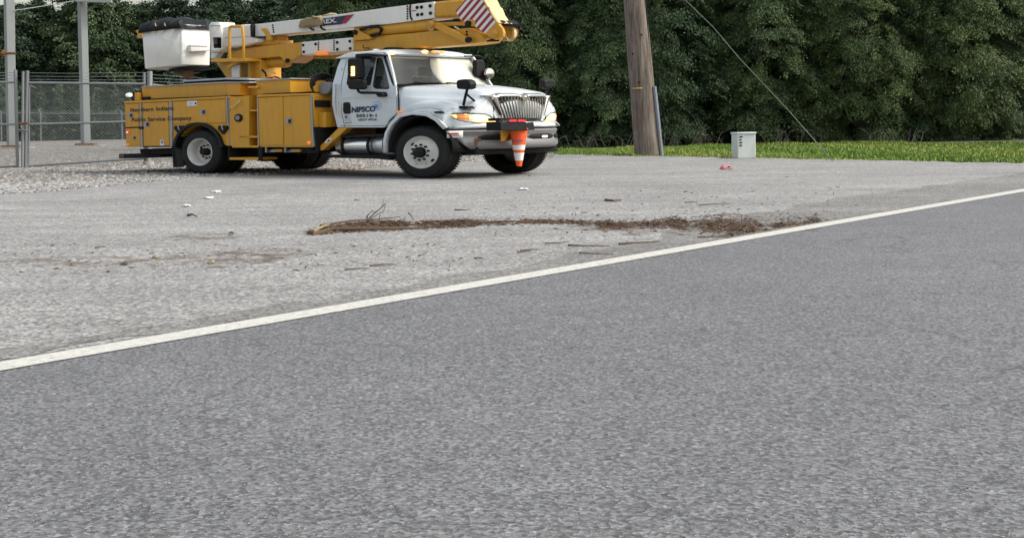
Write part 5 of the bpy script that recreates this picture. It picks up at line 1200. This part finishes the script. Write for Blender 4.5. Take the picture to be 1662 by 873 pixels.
for i, (px, Y, k, lab) in enumerate(front): place(ced[k], px, Y, lab, GC, i*1.9, 1.0+.08*math.sin(i*2.3), 1+.06*math.cos(i*1.7))
ORD = ['first', 'second', 'third', 'fourth', 'fifth', 'sixth', 'seventh', 'eighth', 'ninth', 'tenth', 'eleventh', 'twelfth', 'last']
for i in range(13):
    px = 545+i*93; place(ced[(i*3+1) % 4], px, 67+2*math.sin(i), 'tall dark cedar behind the front cedars, %s from the left in its row' % ORD[i] if i < 12 else 'tall dark cedar behind the front cedars, at the right end of its row', 'cedar trees of the second row', i*2.7+1, 1.15, 1.1)
wood = [(-70, 158, 0, 'broadleaf tree left of the leftmost steel column'), (20, 156, 1, 'broadleaf tree directly behind the leftmost steel column'), (88, 160, 2, 'broadleaf tree between the two steel columns'), (160, 156, 0, 'broadleaf tree just right of the beam-headed column'),
        (232, 160, 1, 'broadleaf tree behind the left end of the bucket'), (305, 158, 2, 'tall broadleaf tree with sky gaps right above the bucket'), (372, 160, 0, 'broadleaf tree behind the yellow handrail'), (440, 157, 1, 'broadleaf tree above the bag on the boom'), (512, 150, 2, 'broadleaf tree behind the dark boom decal'), (575, 140, 0, 'broadleaf tree at the right end of the switchyard woods')]
for i, (px, Y, k, lab) in enumerate(wood): place(bro[k], px, Y, lab, GW, i*2.1, 1+.07*math.sin(i*3.1), 1.+.08*math.cos(i*2.))
for i in range(10): place(bro[(i+1) % 3], -60+i*72, 172+3*math.sin(i*2), 'low dark broadleaf tree in the rear row, %s from the left' % ORD[i], 'rear row of broadleaf trees', i*1.3+.5, 1.05, .84)
# undergrowth masses at the foot of the woods
def under(name, spans, mat, label, n, leaf):
    cen = []
    for (xa, xb__, Y, hh, dp) in spans:
        k = int(n*(xb__-xa)/1000); x = nr.uniform(xa, xb__, k); d = nr.uniform(0, dp, k); z = nr.random(k)**.8*hh*(.65+.35*np.sin(x*.05+d)+.2*np.sin(x*.21))
        cen.append(np.stack([(x-PX)/F*(Y+d), Y+d, z], 1))
    cen = np.concatenate(cen); k = len(cen)
    o = quads(name, cen, rdir(k), rdir(k), nr.uniform(.6, 1.4, k)*leaf[0], nr.uniform(.6, 1.4, k)*leaf[1], np.clip(nr.normal(.35, .2, k), 0, 1), mat, None, 'leaf'); return tag(o, label, 'undergrowth', kind='stuff')
under('undergrowth', [(-120, 640, 144, 5.5, 8)], 'decid', 'dark tangled undergrowth at the foot of the broadleaf woods', 42000, (.22, .14))
under('undergrowth', [(520, 1720, 61, 1.5, 6)], 'cedar', 'dark undergrowth in the shade beneath the cedars', 30000, (.1, .05))
under('undergrowth', [(380, 620, 72, 3.2, 8)], 'decid', 'mid-green bushes showing between the turret and the cab', 60000, (.11, .07))
# bare brush
def brush(px, Y, w_, h_, label, seed):
    g_ = random.Random(seed); o = empty('bare_shrub', at(px, 236, Y)); o.location.z = 0; mb = MB()
    for k in range(13):
        x, y = g_.uniform(-w_, w_), g_.uniform(-.4, .4); a = g_.uniform(-.9, .9); L = h_*g_.uniform(.4, 1)
        p0 = Vector((x, y, 0)); p1 = p0+Vector((math.sin(a)*L*.5, g_.uniform(-.2, .2), L*.6)); p2 = p1+Vector((math.sin(a*1.8)*L*.5, g_.uniform(-.2, .2), L*.35*g_.uniform(-.2, 1)))
        mb.tube([p0, p1, p2], [.016, .011, .005], 4)
        for q in range(3):
            b = p0.lerp(p1, g_.random()) if q else p1; mb.tube([b, b+Vector((g_.uniform(-.4, .4), g_.uniform(-.2, .2), g_.uniform(-.05, .35)))*h_*.6], [.008, .003], 3)
    mb.build('stems', 'twig_grey', o, smooth=0); return tag(o, label, 'shrub', 'bare shrubs under the cedars')
brush(985, 53.5, .9, 1.0, 'bare grey shrub at the left foot of the wooden pole', 1); brush(1100, 54, 1.1, 1.1, 'bare grey shrub just right of the grey conduit', 2)
brush(1150, 55, .7, .8, 'small bare shrub left of the utility cabinet', 3); brush(925, 54.5, .8, .8, 'bare shrub between the truck bumper and the pole', 4); brush(1290, 54, 1.1, 1., 'bare shrub right of the utility cabinet', 5); brush(1450, 54, 1.1, 1., 'bare shrub far right under the cedars', 6)
# grass
def grass():
    k = 90000; t_ = nr.uniform(-8, 26, k); d = nr.random(k)**1.2*17
    gd2 = np.array([gd.x, gd.y]); nrm = np.array([-gd.y, gd.x]); nrm = nrm if nrm[1] > 0 else -nrm
    P = np.array([g1.x, g1.y])+np.outer(t_, gd2)+np.outer(d-.25+.18*np.sin(t_*5)+.15*np.sin(t_*1.7+1), nrm)
    hh = nr.uniform(.03, .11, k)*(1+.4*np.sin(P[:, 0]*2)); cen = np.stack([P[:, 0], P[:, 1], hh*.5-.03], 1)
    nrm3 = rdir(k); nrm3[:, 2] *= .25; tan = np.stack([nr.normal(0, .3, k), nr.normal(0, .3, k), np.ones(k)], 1)
    nrm3 /= np.linalg.norm(nrm3, axis=1)[:, None]
    o = quads('grass', cen, nrm3, tan, hh*.6, nr.uniform(.012, .03, k), np.clip(nr.normal(.5, .22, k)+.2*np.sin(P[:, 0]*.8), 0, 1), 'grass', None, 'leaf'); tag(o, 'bright green mown grass strip in front of the cedars', 'grass', kind='stuff')
grass()
mg, n, b = nodes('grass_soil'); M['lawn'] = mg
f = noise(n, 3, 5, .7); n.links.new(ramp(n, f.outputs['Fac'], [(.3, (.07, .12, .025)), (.7, (.13, .2, .04))]).outputs[0], b.inputs['Base Color']); b.inputs['Roughness'].default_value = 1
nv = Vector((-gd.y, gd.x)); nv = nv if nv.y > 0 else -nv
sheet('lawn', [g1-gd*10, g1+gd*40, g1+gd*40+nv*11, g1-gd*10+nv*11], -.012, 'lawn', .15)

# ------------------------------------------------------------------ storm debris, twigs, litter
def debris():
    cen = []; tan = []; L = []; zz = []
    spine = [(500, 380, .4), (545, 374, 1.0), (600, 369, 1.15), (660, 368, 1.), (720, 366, .8), (790, 363, .75), (860, 361, .65), (930, 361, .5), (985, 367, .9), (1040, 366, .6), (1090, 362, .9), (1150, 368, 1.3), (1200, 371, 1.4), (1260, 372, 1.2), (1330, 366, .8)]
    xs = [s[0] for s in spine]; ys = [s[1] for s in spine]; ws = [s[2] for s in spine]
    for i in range(15000):
        px = rnd.uniform(500, 1330); w_ = np.interp(px, xs, ws); py = np.interp(px, xs, ys)+rnd.gauss(0, 3.0+max(0, px-900)*.012)*w_
        if px > 780 and rnd.random() < (.68 if px < 940 or 1015 < px < 1060 else .25): continue
        if math.sin(px*.11)+math.sin(px*.043+1)+rnd.gauss(0, .8) < -1.0: continue
        dens = w_*math.exp(-((py-np.interp(px, xs, ys))/(4*w_))**2); p = gnd(px, py)
        if (p-l1).dot(LN) > -.04: continue
        hmax = .055*dens*(1 if px < 760 else .3); z = rnd.random()*hmax+.004
        cen.append((p.x, p.y, z)); a = rnd.gauss(.0, .45); tan.append((math.cos(a), math.sin(a), rnd.gauss(0, .12))); L.append(rnd.uniform(.01, .075)*(1.6 if rnd.random() < .08 else 1))
    for i in range(900):           # scattered bits between the heap and the road
        px = rnd.uniform(0, 1400); py = rnd.uniform(395, 443)
        if px < 780 and rnd.random() < .6: continue
        if px > 780: py = 345+abs(rnd.gauss(0, 34))*(1 if rnd.random() < .6 else -1)
        p = gnd(px, py); 
        if (p-l1).dot(LN) > -.05: continue
        cen.append((p.x, p.y, .006)); a = rnd.gauss(0, .6); tan.append((math.cos(a), math.sin(a), 0)); L.append(rnd.uniform(.008, .05))
    cen = np.array(cen); tan = np.array(tan); L = np.array(L); k = len(cen); nn = rdir(k)*.7+np.array([0, -.3, .7]); nn /= np.linalg.norm(nn, axis=1)[:, None]
    o = quads('storm_debris', cen, nn, tan, L, nr.uniform(.0025, .008, k), np.clip(nr.normal(.42, .2, k)+(nr.random(k) < .04)*.5, 0, 1), 'debris', None, 'leaf')
    tag(o, 'long low windrow of brown needles, bark and twigs washed across the asphalt', 'debris', kind='stuff')
debris()
def stick(name, pts, r, label, cat='twig', mat='twig', group=None, z=.012):
    P = [gnd(*p[:2])+Vector((0, 0, z+(p[2] if len(p) > 2 else 0))) for p in pts]; mb = MB(); c = P[0].copy()
    rs = [r*(1-.6*i/(len(P)-1)) for i in range(len(P))]; mb.tube([p-c for p in P], rs, 6); o = mb.build(name, mat); o.location = c; return tag(o, label, cat, group)
# dead branch standing out of the heap: real upright twigs
dbp = gnd(598, 359); db = empty('dead_branch', dbp, label='bare forked twig standing up out of the debris heap', cat='branch'); 
A = crop(480, 300, 4.3737); Yd = dbp.y
def br(pts, r): 
    P = [at(*q, Yd+.03*i)-dbp for i, q in enumerate(A(*pts))]; mb = MB(); mb.tube(P, [r*(1-.5*i/max(1, len(P)-1)) for i in range(len(P))], 5); mb.build('twig', 'twig_grey', db)
br([(505, 250), (512, 215), (545, 185), (565, 195), (530, 225), (508, 248)], .007); br([(505, 252), (560, 200), (610, 160), (636, 132)], .009); br([(610, 162), (622, 125), (618, 102)], .004); br([(636, 132), (632, 165), (615, 205)], .004)
br([(520, 245), (570, 215), (612, 192)], .006); br([(590, 255), (598, 215), (600, 196)], .005); br([(508, 250), (500, 230), (515, 208)], .004)
stick('branch', [(507, 382), (540, 377, .02), (600, 376, .02), (680, 372), (715, 368)], .022, 'long stripped branch lying along the front of the debris heap', 'branch', 'twig')
stick('branch', [(508, 381, .02), (520, 378, .04), (537, 374, .06)], .02, 'pale broken branch end at the left tip of the debris heap', 'branch', 'leaf_dead')
stick('branch', [(520, 376, .05), (570, 371, .07), (620, 366, .06), (650, 361, .05)], .012, 'thin pale branch lying across the top of the debris heap', 'branch', 'twig')
stick('branch', [(663, 353.5, .04), (666, 357, .05), (672, 362, .02)], .01, 'short bent twig hooked over the middle of the debris heap', 'branch', 'twig')
stick('branch', [(922, 400), (945, 401), (990, 401.5)], .008, 'straight dark stick on the shoulder, left of the wide bark strip', 'stick')
stick('branch', [(1005, 398), (1030, 396), (1070, 394)], .011, 'reddish bark strip lying just above the white line', 'stick', 'twig')
stick('branch', [(940, 413), (970, 414), (995, 414.5)], .006, 'thin dark stick nearest to the white line', 'stick')
stick('branch', [(885, 397), (910, 396), (925, 394)], .007, 'short brown twig left of the straight dark stick', 'stick')
stick('branch', [(738, 342), (752, 342.3), (763, 342)], .009, 'brown twig lying alone behind the debris heap', 'stick')
stick('branch', [(305, 351), (312, 352, .02), (320, 353)], .016, 'small dark curled twig in the middle of the lot below the rear wheel', 'twig')
stick('branch', [(983, 326.5), (995, 327.5), (1008, 325.5)], .022, 'dark clump of bark alone in the lot below the pole', 'bark')
tw = [(770, 421, 785, 421.5), (845, 409, 872, 407), (1112, 330, 1132, 329), (1135, 334, 1185, 332), (1158, 351, 1195, 349), (600, 434, 640, 431), (560, 440, 600, 438), (155, 404, 172, 402), (840, 411, 862, 410), (575, 326, 584, 326.5), (1132, 387, 1190, 385.5)]
for i, (xa, ya, xb__, yb_) in enumerate(tw): stick('twig', [(xa, ya), ((xa+xb__)/2, (ya+yb_)/2-.5), (xb__, yb_)], .007, 'small thin brown twig lying loose on the grey lot', 'twig', 'twig', 'small twigs scattered over the lot')
def flake(name, px, py, w_, h_, mat, label, cat, seed, lift=.02):
    g_ = random.Random(seed); c = gnd(px, py); mb = MB(); rows = []
    for i in range(5):
        rows.append([((i/4-.5)*w_*(1-.3*abs(j/3-.5)), (j/3-.5)*h_, .006+lift*(.3+g_.random())*(1 if 0 < i < 4 else .3)) for j in range(4)])
    mb.grid(rows); o = mb.build(name, mat, smooth=40, thick=.003); o.location = c; o.rotation_euler = (0, 0, g_.uniform(-.3, .3)); return tag(o, label, cat)
flake('litter', 350.3, 312.3, .14, .22, 'paper', 'white scrap nearest to the rear wheel, last of the row of three', 'litter', 1)
flake('litter', 338.5, 322.6, .10, .22, 'paper', 'small white scrap in the middle of the row of three', 'litter', 2)
flake('litter', 302.6, 335.3, .12, .2, 'paper', 'white scrap nearest to the camera in the row of three', 'litter', 3)
flake('litter', 850, 308, .16, .2, 'paper', 'flat white scrap on the lot in front of the cone', 'litter', 8)
flake('litter', 1180, 275, .30, .45, 'pink', 'crumpled pink plastic scrap near the utility cabinet', 'litter', 4, .07)
for i, (x, y, w_, lab) in enumerate(((375, 381, .06, 'dark curled leaf below the curled twig'), (253, 420, .055, 'yellowish dead leaf in the lower left of the lot'), (343, 428, .055, 'pale dead leaf beside the reddish stain'), (202, 430, .06, 'brown leaf at the bottom left of the lot'))):
    flake('dead_leaf', x, y, w_, .08, 'leaf_dead' if i in (1, 2) else 'twig', lab, 'leaf', 10+i)
def stain(name, px, py, wx, wy):
    c = gnd(px, py); mb = MB(); mb.add([(wx*math.cos(2*math.pi*i/24)*(1+.2*math.sin(i*2.3)), wy*math.sin(2*math.pi*i/24)*(1+.2*math.cos(i*1.7)), 0) for i in range(24)], [tuple(range(24))])
    o = mb.build(name, 'stain', smooth=0); o.location = (c.x, c.y, .0045); tag(o, kind='structure')
stain('dirt_stain', 330, 385, .35, .5); stain('dirt_stain', 350, 420, .55, .7); stain('dirt_stain', 430, 412, .4, .6); stain('dirt_stain', 120, 425, .7, .5); stain('dirt_stain', 1140, 370, 1.0, 1.1); stain('dirt_stain', 990, 368, .4, .6)
